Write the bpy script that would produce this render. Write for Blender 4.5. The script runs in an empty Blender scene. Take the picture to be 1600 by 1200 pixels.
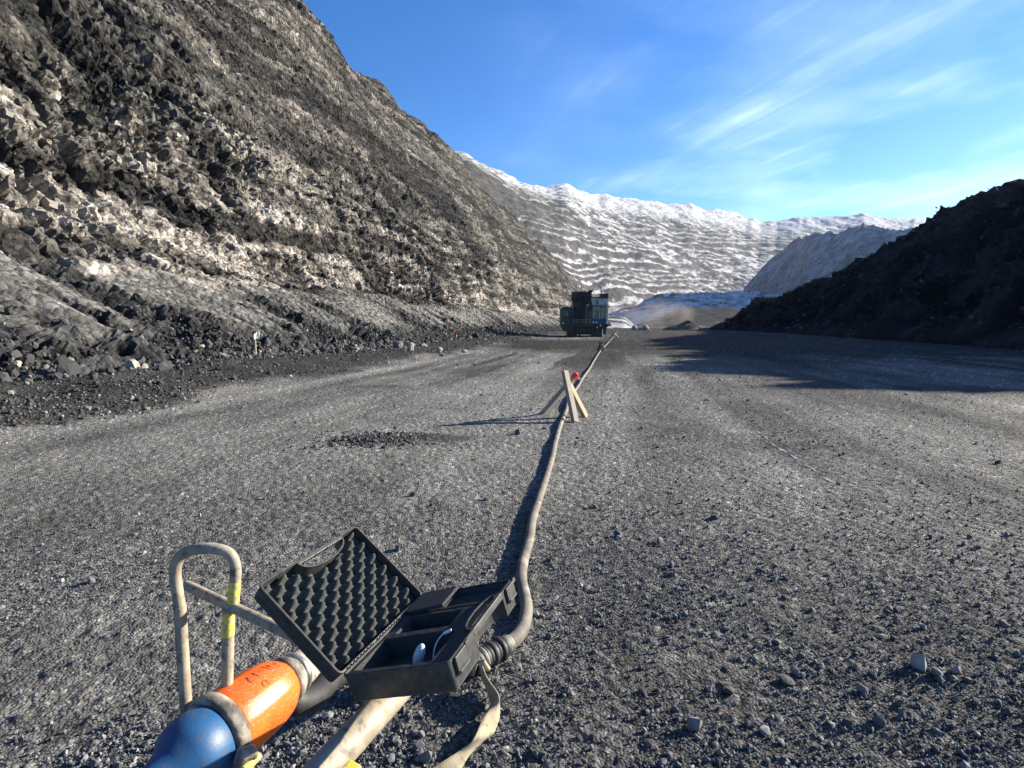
import bpy, bmesh, math, random
import numpy as np
from mathutils import Vector, Matrix, Euler

random.seed(7)
scene = bpy.context.scene
COL = scene.collection
R = math.radians

# ---------------------------------------------------------------- camera, world, sun, exposure
CAM = Vector((0.0, 0.0, 1.6))
F = 866.0
PITCH = math.atan((600 - 506) / F)
CP, SP = math.cos(PITCH), math.sin(PITCH)
cd = bpy.data.cameras.new('camera')
cam = bpy.data.objects.new('camera', cd)
COL.objects.link(cam)
cam.location = CAM
cam.rotation_euler = (math.pi / 2 - PITCH, 0, 0)
cd.sensor_fit = 'HORIZONTAL'
cd.sensor_width = 36
cd.lens = 36 * F / 1600
cd.clip_start = 0.05
cd.clip_end = 20000
scene.camera = cam

SUN_AZ = R(68)      # clockwise from the view direction (+Y)
SUN_EL = R(20)
scene.view_settings.view_transform = 'Standard'
scene.view_settings.look = 'None'
scene.view_settings.gamma = 1
scene.view_settings.use_curve_mapping = False
scene.view_settings.exposure = 1.65

w = bpy.data.worlds.new('World')
scene.world = w
w.use_nodes = True
nt = w.node_tree
nt.nodes.clear()


def N(tree, t, **kw):
    n = tree.nodes.new(t)
    for k, v in kw.items():
        if isinstance(v, (int, float, tuple)) and k in n.inputs:
            n.inputs[k].default_value = v
        else:
            setattr(n, k, v)
    return n


def mixc(tree, fac, a, b, blend='MIX'):
    m = tree.nodes.new('ShaderNodeMix')
    m.data_type = 'RGBA'
    m.blend_type = blend
    for i, v in ((0, fac), (6, a), (7, b)):
        if hasattr(v, 'is_output') or isinstance(v, bpy.types.NodeSocket):
            tree.links.new(v, m.inputs[i])
        else:
            m.inputs[i].default_value = v if i == 0 or len(v) == 4 else (*v, 1)
    return m.outputs[2]


def ramp(tree, inp, stops):
    r = tree.nodes.new('ShaderNodeValToRGB')
    el = r.color_ramp.elements
    while len(el) < len(stops):
        el.new(0.5)
    for e, (p, c) in zip(el, stops):
        e.position = p
        e.color = (c, c, c, 1) if isinstance(c, (int, float)) else (*c, 1)
    tree.links.new(inp, r.inputs[0])
    return r.outputs[0]


def math_n(tree, op, a, b=None, c=None):
    m = tree.nodes.new('ShaderNodeMath')
    m.operation = op
    for i, v in enumerate((a, b, c)):
        if v is None:
            continue
        if isinstance(v, bpy.types.NodeSocket):
            tree.links.new(v, m.inputs[i])
        else:
            m.inputs[i].default_value = v
    return m.outputs[0]


sky = nt.nodes.new('ShaderNodeTexSky')
sky.sky_type = 'NISHITA'
sky.sun_disc = False
sky.sun_elevation = SUN_EL
sky.sun_rotation = SUN_AZ
sky.altitude = 1500
sky.air_density = 1.0
sky.dust_density = 0.35
sky.ozone_density = 2.2
hs = nt.nodes.new('ShaderNodeHueSaturation')
hs.inputs['Saturation'].default_value = 1.42
hs.inputs['Value'].default_value = 1.0
nt.links.new(sky.outputs[0], hs.inputs['Color'])
# cirrus: noise on a high flat layer, stretched along the wind
tc = nt.nodes.new('ShaderNodeTexCoord')
sep = nt.nodes.new('ShaderNodeSeparateXYZ')
nt.links.new(tc.outputs['Generated'], sep.inputs[0])
zc = math_n(nt, 'MAXIMUM', sep.outputs[2], 0.06)
zc = math_n(nt, 'ADD', zc, 0.05)
px_ = math_n(nt, 'DIVIDE', sep.outputs[0], zc)
py_ = math_n(nt, 'DIVIDE', sep.outputs[1], zc)
cmb = nt.nodes.new('ShaderNodeCombineXYZ')
nt.links.new(px_, cmb.inputs[0])
nt.links.new(py_, cmb.inputs[1])
mp = nt.nodes.new('ShaderNodeMapping')
mp.inputs['Rotation'].default_value = (0, 0, R(-19))
nt.links.new(cmb.outputs[0], mp.inputs[0])
mp2 = nt.nodes.new('ShaderNodeMapping')
mp2.inputs['Scale'].default_value = (5.5, 0.5, 1)
mp2.inputs['Location'].default_value = (6.1, 2.9, 0)
nt.links.new(mp.outputs[0], mp2.inputs[0])
n1 = N(nt, 'ShaderNodeTexNoise')
n1.inputs['Scale'].default_value = 1.0
n1.inputs['Detail'].default_value = 7
n1.inputs['Roughness'].default_value = 0.55
n1.inputs['Distortion'].default_value = 0.5
nt.links.new(mp2.outputs[0], n1.inputs['Vector'])
n2 = N(nt, 'ShaderNodeTexNoise')
n2.inputs['Scale'].default_value = 1.3
n2.inputs['Detail'].default_value = 6
nt.links.new(cmb.outputs[0], n2.inputs['Vector'])
streak = ramp(nt, n1.outputs[0], [(0.52, 0.0), (0.86, 1.0)])
patch = ramp(nt, n2.outputs[0], [(0.42, 0.0), (0.66, 1.0)])
side = ramp(nt, math_n(nt, 'MULTIPLY_ADD', px_, 0.4, 0.3), [(0.20, 0.0), (0.85, 1.0)])
cf = math_n(nt, 'MULTIPLY', streak, patch)
cf = math_n(nt, 'MULTIPLY', cf, side)
veil = math_n(nt, 'MULTIPLY', math_n(nt, 'MULTIPLY', patch, side), 0.17)
cf = math_n(nt, 'MULTIPLY_ADD', cf, 0.48, veil)
cf = math_n(nt, 'MINIMUM', cf, 0.75)
skyt = mixc(nt, 1.0, hs.outputs[0], (0.76, 0.965, 1.20, 1), 'MULTIPLY')
skyc = mixc(nt, cf, skyt, (9.2, 10.9, 13.0, 1))
bg = nt.nodes.new('ShaderNodeBackground')
bg.inputs['Strength'].default_value = 0.062
nt.links.new(skyc, bg.inputs[0])
wo = nt.nodes.new('ShaderNodeOutputWorld')
nt.links.new(bg.outputs[0], wo.inputs[0])

sd = bpy.data.lights.new('sun', 'SUN')
sd.energy = 5.0
sd.angle = R(0.5)
sd.color = (1.0, 0.92, 0.79)
sun = bpy.data.objects.new('sun', sd)
COL.objects.link(sun)
SUND = Vector((math.sin(SUN_AZ) * math.cos(SUN_EL), math.cos(SUN_AZ) * math.cos(SUN_EL), math.sin(SUN_EL)))
sun.rotation_euler = SUND.to_track_quat('Z', 'Y').to_euler()

# ---------------------------------------------------------------- measuring helpers


def ray(px, py):
    a, b = (px - 800) / F, (600 - py) / F
    return Vector((a, CP + b * SP, -SP + b * CP))


def at(px, py, y):
    d = ray(px, py)
    return CAM + d * (y / d.y)


def gp(px, py, z=0.0):
    d = ray(px, py)
    return CAM + d * ((z - CAM.z) / d.z)


# ---------------------------------------------------------------- numpy noise


def _h(ix, iy, s):
    n = (ix.astype(np.int64) * 374761393 + iy.astype(np.int64) * 668265263 + s * 1274126177) & 0xFFFFFFFF
    n = ((n ^ (n >> 13)) * 1274126177) & 0xFFFFFFFF
    n = ((n ^ (n >> 16)) * 2246822519) & 0xFFFFFFFF
    n = n ^ (n >> 15)
    return (n & 0xFFFFFF).astype(np.float64) / 0xFFFFFF


def vn(x, y, s=0):
    ix, iy = np.floor(x), np.floor(y)
    fx, fy = x - ix, y - iy
    fx = fx * fx * fx * (fx * (fx * 6 - 15) + 10)
    fy = fy * fy * fy * (fy * (fy * 6 - 15) + 10)
    a, b = _h(ix, iy, s), _h(ix + 1, iy, s)
    c, d = _h(ix, iy + 1, s), _h(ix + 1, iy + 1, s)
    return (a + (b - a) * fx) * (1 - fy) + (c + (d - c) * fx) * fy


def fbm(x, y, s=0, o=4, g=0.5):
    t, a, n = 0, 1, 0
    for i in range(o):
        t = t + a * vn(x * 2 ** i + 17.3 * i, y * 2 ** i - 9.1 * i, s + i)
        n += a
        a *= g
    return t / n


def worley(x, y, s=0, box=False):
    ix, iy = np.floor(x), np.floor(y)
    f1 = np.full(x.shape, 9.0)
    f2 = np.full(x.shape, 9.0)
    cid = np.zeros(x.shape)
    ox = np.zeros(x.shape)
    oy = np.zeros(x.shape)
    for dx in (-1, 0, 1):
        for dy in (-1, 0, 1):
            cx, cy = ix + dx, iy + dy
            qx, qy = cx + _h(cx, cy, s) - x, cy + _h(cx, cy, s + 1) - y
            d = np.maximum(np.abs(qx), np.abs(qy)) ** 2 if box else qx * qx + qy * qy
            m = d < f1
            f2 = np.where(m, f1, np.minimum(f2, d))
            f1 = np.where(m, d, f1)
            cid = np.where(m, _h(cx, cy, s + 2), cid)
            ox = np.where(m, qx, ox)
            oy = np.where(m, qy, oy)
    return np.sqrt(f1), np.sqrt(f2), cid, ox, oy


def sst(a, b, x):
    t = np.clip((x - a) / (b - a), 0, 1)
    return t * t * (3 - 2 * t)


# ---------------------------------------------------------------- object helpers


def tag(o, label=None, cat=None, group=None, kind=None):
    for k, v in (('label', label), ('category', cat), ('group', group), ('kind', kind)):
        if v:
            o[k] = v
    return o


def mesh_obj(name, verts, faces, mat, parent=None, smooth=False, mats=None, midx=None):
    me = bpy.data.meshes.new(name)
    me.from_pydata([tuple(v) for v in verts], [], faces)
    if mats:
        for m in mats:
            me.materials.append(m)
        if midx:
            me.polygons.foreach_set('material_index', midx)
    elif mat:
        me.materials.append(mat)
    if smooth:
        me.polygons.foreach_set('use_smooth', [True] * len(me.polygons))
    me.update()
    o = bpy.data.objects.new(name, me)
    COL.objects.link(o)
    if parent:
        o.parent = parent
    return o


def empty(name, loc=(0, 0, 0), rz=0.0, label=None, cat=None, group=None):
    o = bpy.data.objects.new(name, None)
    o.empty_display_size = 0.1
    COL.objects.link(o)
    o.location = loc
    o.rotation_euler = (0, 0, rz)
    return tag(o, label, cat, group)


def grid_obj(name, P, mat, colr=None, smooth=True, close_u=False):
    """P: (n, m, 3) array of points."""
    n, m = P.shape[:2]
    idx = np.arange(n * m, dtype=np.int32).reshape(n, m)
    q = np.stack([idx[:-1, :-1], idx[1:, :-1], idx[1:, 1:], idx[:-1, 1:]], -1).reshape(-1, 4)
    me = bpy.data.meshes.new(name)
    me.vertices.add(n * m)
    me.vertices.foreach_set('co', P.reshape(-1).astype(np.float32))
    me.loops.add(q.size)
    me.loops.foreach_set('vertex_index', q.reshape(-1))
    me.polygons.add(len(q))
    me.polygons.foreach_set('loop_start', np.arange(0, q.size, 4, dtype=np.int32))
    me.polygons.foreach_set('use_smooth', np.full(len(q), smooth))
    me.update(calc_edges=True)
    me.validate()
    if colr is not None:
        a = me.attributes.new('tint', 'FLOAT_COLOR', 'POINT')
        c = np.ones((n * m, 4), np.float32)
        c[:, :3] = colr.reshape(-1, 3)
        a.data.foreach_set('color', c.reshape(-1))
    me.materials.append(mat)
    o = bpy.data.objects.new(name, me)
    COL.objects.link(o)
    return o


class MB:
    """collects shapes into one mesh"""

    def __init__(s):
        s.v, s.f, s.mi, s.m = [], [], [], 0

    def add(s, vs, fs):
        k = len(s.v)
        s.v += [tuple(v) for v in vs]
        s.f += [tuple(i + k for i in f) for f in fs]
        s.mi += [s.m] * len(fs)
        return s

    def box(s, c, size, M=None, b=0.0):
        x, y, z = (q / 2 for q in size)
        c = Vector(c)
        if b <= 0:
            vs = [Vector((i * x, j * y, k * z)) for k in (-1, 1) for j in (-1, 1) for i in (-1, 1)]
            fs = [(0, 2, 3, 1), (4, 5, 7, 6), (0, 1, 5, 4), (2, 6, 7, 3), (0, 4, 6, 2), (1, 3, 7, 5)]
        else:
            bm = bmesh.new()
            bmesh.ops.create_cube(bm, size=1)
            for v in bm.verts:
                v.co = Vector((v.co.x * 2 * x, v.co.y * 2 * y, v.co.z * 2 * z))
            bmesh.ops.bevel(bm, geom=bm.edges[:], offset=b, segments=2, affect='EDGES', profile=0.5)
            vs = [v.co.copy() for v in bm.verts]
            bm.verts.index_update()
            fs = [[v.index for v in f.verts] for f in bm.faces]
            bm.free()
        if M is not None:
            vs = [M @ v for v in vs]
        return s.add([v + c for v in vs], fs)

    def board(s, a, b, wd, th, side=Vector((1, 0, 0)), bev=0.003):
        a, b = Vector(a), Vector(b)
        z = (b - a).normalized()
        x = (side - z * side.dot(z)).normalized()
        y = z.cross(x)
        M = Matrix((x, y, z)).transposed()
        return s.box((a + b) / 2, (wd, th, (b - a).length), M, bev)

    def tube(s, pts, r, n=12, cap=True):
        pts = [Vector(p) for p in pts]
        rr = r if isinstance(r, (list, tuple)) else [r] * len(pts)
        up = Vector((0, 0, 1))
        vs, fs = [], []
        t0 = (pts[1] - pts[0]).normalized()
        x = t0.cross(up)
        if x.length < 1e-3:
            x = t0.cross(Vector((0, 1, 0)))
        x.normalize()
        for i, p in enumerate(pts):
            t = (pts[min(i + 1, len(pts) - 1)] - pts[max(i - 1, 0)]).normalized()
            x = (x - t * x.dot(t)).normalized()
            y = t.cross(x)
            for k in range(n):
                a = 2 * math.pi * k / n
                vs.append(p + (x * math.cos(a) + y * math.sin(a)) * rr[i])
        for i in range(len(pts) - 1):
            for k in range(n):
                fs.append((i * n + k, i * n + (k + 1) % n, (i + 1) * n + (k + 1) % n, (i + 1) * n + k))
        if cap:
            fs.append(tuple(reversed(range(n))))
            fs.append(tuple((len(pts) - 1) * n + k for k in range(n)))
        return s.add(vs, fs)

    def cyl(s, a, b, r, n=12):
        return s.tube([a, b], r, n)

    def build(s, name, mat, parent=None, smooth=False, mats=None):
        o = mesh_obj(name, s.v, s.f, mat, parent, smooth, mats, s.mi if mats else None)
        if smooth:
            try:
                o.data.set_sharp_from_angle(angle=R(38))
            except Exception:
                pass
        return o


def catmull(pts, n=8):
    pts = [Vector(p) for p in pts]
    out = []
    for i in range(len(pts) - 1):
        p0, p1, p2, p3 = pts[max(i - 1, 0)], pts[i], pts[i + 1], pts[min(i + 2, len(pts) - 1)]
        for k in range(n):
            t = k / n
            out.append(0.5 * ((2 * p1) + (p2 - p0) * t + (2 * p0 - 5 * p1 + 4 * p2 - p3) * t * t + (3 * p1 - p0 - 3 * p2 + p3) * t ** 3))
    out.append(pts[-1])
    return out


# ---------------------------------------------------------------- materials


def pm(name, c1, c2=None, scale=8, rough=0.7, bump=0.0, bscale=None, metal=0.0, detail=5, lo=0.35, hi=0.65,
       c3=None, s3=30, a3=(0.55, 0.7), stretch=None, spec=0.5, bdist=0.01, attr=False):
    m = bpy.data.materials.new(name)
    m.use_nodes = True
    t = m.node_tree
    b = t.nodes['Principled BSDF']
    b.inputs['Roughness'].default_value = rough
    b.inputs['Metallic'].default_value = metal
    b.inputs['Specular IOR Level'].default_value = spec
    co = t.nodes.new('ShaderNodeTexCoord').outputs['Object']
    if stretch:
        mpn = t.nodes.new('ShaderNodeMapping')
        mpn.inputs['Scale'].default_value = stretch
        t.links.new(co, mpn.inputs[0])
        co = mpn.outputs[0]

    def noise(sc, d=detail):
        n = t.nodes.new('ShaderNodeTexNoise')
        n.inputs['Scale'].default_value = sc
        n.inputs['Detail'].default_value = d
        t.links.new(co, n.inputs['Vector'])
        return n.outputs[0]
    f = ramp(t, noise(scale), [(lo, 0.0), (hi, 1.0)])
    c = mixc(t, f, c1, c2 or c1)
    if attr:
        an = t.nodes.new('ShaderNodeAttribute')
        an.attribute_name = 'tint'
        c = mixc(t, 1.0, an.outputs['Color'], c, 'MULTIPLY')
    if c3:
        f3 = ramp(t, noise(s3, 8), [(a3[0], 0.0), (a3[1], 1.0)])
        c = mixc(t, f3, c, c3)
    t.links.new(c, b.inputs['Base Color'])
    if bump:
        bn = t.nodes.new('ShaderNodeBump')
        bn.inputs['Strength'].default_value = bump
        bn.inputs['Distance'].default_value = bdist
        t.links.new(noise(bscale or scale * 4, 6), bn.inputs['Height'])
        t.links.new(bn.outputs[0], b.inputs['Normal'])
    return m


def rocky_mat(name, bscale, bdist, strength, vor=None, rough=0.9, vor2=None, lohi=(0.55, 1.4)):
    """tint attribute x noise, with fine relief"""
    m = bpy.data.materials.new(name)
    m.use_nodes = True
    t = m.node_tree
    b = t.nodes['Principled BSDF']
    b.inputs['Roughness'].default_value = rough
    b.inputs['Specular IOR Level'].default_value = 0.06
    co = t.nodes.new('ShaderNodeTexCoord').outputs['Object']
    an = t.nodes.new('ShaderNodeAttribute')
    an.attribute_name = 'tint'
    n = t.nodes.new('ShaderNodeTexNoise')
    n.inputs['Scale'].default_value = bscale
    n.inputs['Detail'].default_value = 9
    n.inputs['Roughness'].default_value = 0.65
    t.links.new(co, n.inputs['Vector'])
    f = ramp(t, n.outputs[0], [(0.28, lohi[0]), (0.72, lohi[1])])
    c = mixc(t, 1.0, an.outputs['Color'], f, 'MULTIPLY')
    h = n.outputs[0]
    if vor:
        vo = t.nodes.new('ShaderNodeTexVoronoi')
        vo.inputs['Scale'].default_value = vor
        t.links.new(co, vo.inputs['Vector'])
        cell = ramp(t, vo.outputs['Color'], [(0.0, 0.45), (0.35, 0.8), (0.72, 1.1), (0.9, 1.5), (1.0, 2.3)])
        c = mixc(t, 1.0, c, cell, 'MULTIPLY')
        h = math_n(t, 'SUBTRACT', h, math_n(t, 'MULTIPLY', vo.outputs['Distance'], 0.7))
    if vor2:
        vo2 = t.nodes.new('ShaderNodeTexVoronoi')
        vo2.inputs['Scale'].default_value = vor2
        t.links.new(co, vo2.inputs['Vector'])
        cell2 = ramp(t, vo2.outputs['Color'], [(0.0, 0.45), (0.25, 0.95), (0.75, 1.0), (1.0, 1.5)])
        c = mixc(t, 1.0, c, cell2, 'MULTIPLY')
        h = math_n(t, 'ADD', h, math_n(t, 'MULTIPLY', vo2.outputs['Distance'], -1.6))
    t.links.new(c, b.inputs['Base Color'])
    bn = t.nodes.new('ShaderNodeBump')
    bn.inputs['Strength'].default_value = strength
    bn.inputs['Distance'].default_value = bdist
    t.links.new(h, bn.inputs['Height'])
    t.links.new(bn.outputs[0], b.inputs['Normal'])
    return m


M_WALL = rocky_mat('rock_wall', 3.0, 0.35, 1.0, vor=3.4)
M_GROUND = rocky_mat('coal_ground', 38, 0.035, 1.0, vor=70, vor2=14)
M_HILL = rocky_mat('dark_spoil', 1.6, 0.5, 0.9)
M_FAR = rocky_mat('snowy_slopes', 0.11, 3.0, 0.9, lohi=(0.30, 1.6))
M_PEB = pm('pebble', (0.07, 0.073, 0.078), (0.20, 0.20, 0.20), scale=0.9, rough=0.8, lo=0.3, hi=0.75)
M_ROCK = pm('boulder_rock', (0.20, 0.185, 0.16), (0.34, 0.31, 0.26), scale=2.0, rough=0.9, bump=0.7, bscale=6, bdist=0.1)
M_DROCK = pm('dark_rock', (0.075, 0.085, 0.095), (0.14, 0.145, 0.15), scale=2.0, rough=0.85, bump=0.7, bscale=6, bdist=0.1)
M_STONE = pm('grey_stone', (0.036, 0.036, 0.036), (0.085, 0.083, 0.078), scale=9, rough=0.85, bump=0.6, bscale=30, bdist=0.01)
M_PSTONE = pm('pale_grey_stone', (0.10, 0.10, 0.096), (0.18, 0.175, 0.163), scale=9, rough=0.85, bump=0.7, bscale=30, bdist=0.01)
M_SNOWROCK = pm('snowy_rock', (0.22, 0.22, 0.21), (0.42, 0.42, 0.40), scale=1.5, rough=0.9, bump=0.5, bscale=4, bdist=0.1)

# ---------------------------------------------------------------- the rock wall on the left
UD = np.array([0.1874, 0.9823])        # along the wall
VD = np.array([-0.9823, 0.1874])       # into the wall


def far_spaced(a, b, n, near):
    t = np.linspace(0, 1, n)
    k = math.asinh((b) / near)
    k0 = math.asinh((a) / near)
    return near * np.sinh(k0 + (k - k0) * t)


nu, ns = 860, 500
u = far_spaced(-14, 620, nu, 26.0)
prof = np.array([(0, 0), (7.0, 4.5), (7.8, 6.6), (10.2, 12.8), (14.8, 19.8), (31.5, 46.0), (34, 48.5), (44, 51), (150, 55)], float)
seg = np.r_[0, np.cumsum(np.hypot(*np.diff(prof, axis=0).T))]
sden = np.interp(np.linspace(0, 1, ns), [0, 0.16, 0.46, 0.965, 1.0], [0, 7.0, 22.0, seg[5] + 3, seg[-1]])
W0 = np.interp(sden, seg, prof[:, 0])
Z0 = np.interp(sden, seg, prof[:, 1])
U, S = np.meshgrid(u, sden, indexing='ij')
wv = np.broadcast_to(W0, U.shape).copy()
zv = np.broadcast_to(Z0, U.shape).copy()
# talus height differs along the wall
tal = 0.55 + 0.9 * fbm(U / 9, U * 0, 5, 3)
z_top = 3.4 * tal
# soft undulation of the whole face
wv += (fbm(U / 34, S / 26, 11, 3) - 0.5) * 5.5 * sst(2, 10, S) + (fbm(U / 9, S / 7, 12, 3) - 0.5) * 2.6 * sst(5, 9, S)
wv += (fbm(U / 60, S * 0, 13, 2) - 0.5) * 5
zv += (fbm(U / 14, U * 0, 14, 4) - 0.5) * 5.0 * sst(38, 56, S) + (fbm(U / 2.3, U * 0, 15, 3) - 0.5) * 1.2 * sst(48, 56, S)
# bedding
zz = zv + 3.2 * (fbm(U / 26, S / 18, 21, 3) - 0.5) + 0.018 * U
bed = fbm(zz / 1.9, zz * 0 + U / 60, 22, 3)
bedf = fbm(zz / 0.62, U / 26, 23, 2)
cliff = sst(6.6, 9.2, S - 1.2 * (tal - 1)) * (1 - 0.55 * sst(21, 30, S))
rock = sst(6.0, 8.0, S - 3.4 * (tal - 1) - 2.4 * (fbm(U / 2.4, U * 0, 75, 3) - 0.5))
talm = 1 - rock
disp = (bed - 0.5) * 1.2 * rock + (bedf - 0.5) * 0.9 * rock
f1, f2, c1, ox, oy = worley(U / 1.9 + 0.12 * zz, zz / 1.25, 31, True)
disp += rock * ((c1 - 0.5) * 0.75 + ox * (c1 - 0.5) * 0.4 - 0.30 * np.exp(-(f2 - f1) * 12)) * (0.35 + 0.65 * cliff)
g1, g2, c2, ox2, oy2 = worley(U / 0.6, zz / 0.55, 41, True)
disp += rock * ((c2 - 0.5) * 0.42 + oy2 * 0.12 - 0.16 * np.exp(-(g2 - g1) * 12)) * (0.6 + 0.4 * cliff)
k1, k2, c3, ox3, oy3 = worley(U / 0.28, zz / 0.24, 51)
disp += ((c3 - 0.5) * 0.20 - 0.08 * np.exp(-(k2 - k1) * 8)) * (0.25 + 0.75 * rock)
jt = fbm(U / 1.2 + 0.4 * zv, zv / 9, 61, 3)
disp -= cliff * 1.5 * np.exp(-np.abs(jt - 0.5) * 26) * sst(0.45, 0.6, fbm(U / 14, S / 9, 62, 2))
# talus: smooth fans and coarse dark rubble
fan = fbm(U / 2.0 + 0.10 * S, S / 40, 71, 4)
fanm = sst(0.47, 0.56, fan + 0.035 * (S - 4)) * sst(1.0, 2.8, S)
rub = worley(U / 0.75, S / 0.6, 72)
rub2 = worley(U / 0.33, S / 0.3, 73)
disp += talm * (1 - fanm) * sst(-0.2, 1.2, S) * ((rub[2] - 0.4) * 0.30 + (0.5 - rub[0]) * 0.28 + (rub2[2] - 0.5) * 0.28)
disp += talm * (fan - 0.5) * 1.4
disp *= sst(-0.1, 0.6, S) * (1 - 0.32 * rock)
# face normal in the (w, z) plane
dw, dz = np.gradient(W0, sden), np.gradient(Z0, sden)
ln = np.hypot(dw, dz)
nw, nz = -dz / ln, dw / ln
V = 13.3 + wv + nw * disp
Z = zv + nz * disp
Z[:, 0] = -0.6
Z += (fbm(U / 0.5, S / 0.45, 81, 2) - 0.5) * 0.10
Uj = U + (vn(U / 0.7, S / 0.5, 82) - 0.5) * 0.25 * rock
P = np.stack([UD[0] * Uj + VD[0] * V, UD[1] * Uj + VD[1] * V, Z], -1)
# rock colours
tan = (0.172 + 0.125 * (1 - sst(9, 24, S)))[..., None] * np.array([1.0, 0.91, 0.79])
grey = np.array([0.080, 0.076, 0.068])
dark = np.array([0.026, 0.026, 0.026])
tz = fbm(zz / 3.6, U / 45, 91, 3)
low = 1 - sst(14, 26, S)
t1 = sst(0.36, 0.62, 0.45 * tz + 0.35 * fbm(U / 7, S / 5, 92, 4) + 0.2 * c1 + 0.08 * low)
col = grey + (tan - grey) * t1[..., None]
seam = sst(0.56, 0.64, fbm(zz / 2.3, U / 80, 93, 2)) * 0.8 + sst(0.55, 0.66, fbm(U / 5.5, S / 6, 94, 4)) * 0.6
seam += sst(0.60, 0.70, fbm(zz / 0.8, U / 30, 96, 2)) * 0.7 + sst(0.58, 0.68, fbm(U / 0.9 + 0.5 * zv, zv / 5, 97, 3)) * 0.75 * cliff
seam = np.clip(seam, 0, 0.92)
col = col * (1 - seam[..., None]) + dark * seam[..., None]
strat = fbm(zz / 0.42, U / 11, 191, 3)
col *= (0.68 + 0.6 * sst(0.34, 0.66, strat))[..., None]
col *= (0.5 + 0.45 * c2 + 0.45 * c3 + 0.3 * (c1 - 0.5))[..., None]
col = np.where((c3 > 0.93)[..., None], col * 1.5, col)
fcol = np.array([0.165, 0.158, 0.142]) * (0.75 + 0.5 * fbm(U / 0.35 + 0.3 * S, S / 12, 95, 3))[..., None] * (0.8 + 0.5 * fbm(U / 1.5, S / 20, 98, 3))[..., None]
rcol = np.array([0.036, 0.036, 0.036]) * (0.5 + 1.4 * rub2[2] ** 2 + 0.5 * rub[2])[..., None]
tcol = rcol + (fcol - rcol) * fanm[..., None]
col = col * rock[..., None] + tcol * talm[..., None]
o = grid_obj('rock_face', P, M_WALL, np.clip(col, 0.012, 0.5), False)
tag(o, kind='structure', label='high layered rock face of tan and grey blocks with scree at its foot')

# ---------------------------------------------------------------- the ground


def gheight(x, y):
    v = VD[0] * x + VD[1] * y
    h = (fbm(x / 3.1, y / 3.1, 101, 3) - 0.5) * 0.10 * sst(2, 8, y) * (1 - sst(20, 34, y))
    h += (fbm(x / 0.6, y / 0.6, 102, 3) - 0.5) * 0.035 * (1 - sst(9, 16, y))
    ber = sst(8.0, 11.5, v) * (1 - sst(13.5, 16, v))
    h += ber * (0.25 + 0.5 * (fbm(x / 1.5, y / 1.5, 103, 4) - 0.3) * (1 - sst(16, 30, y)))
    return h


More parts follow.
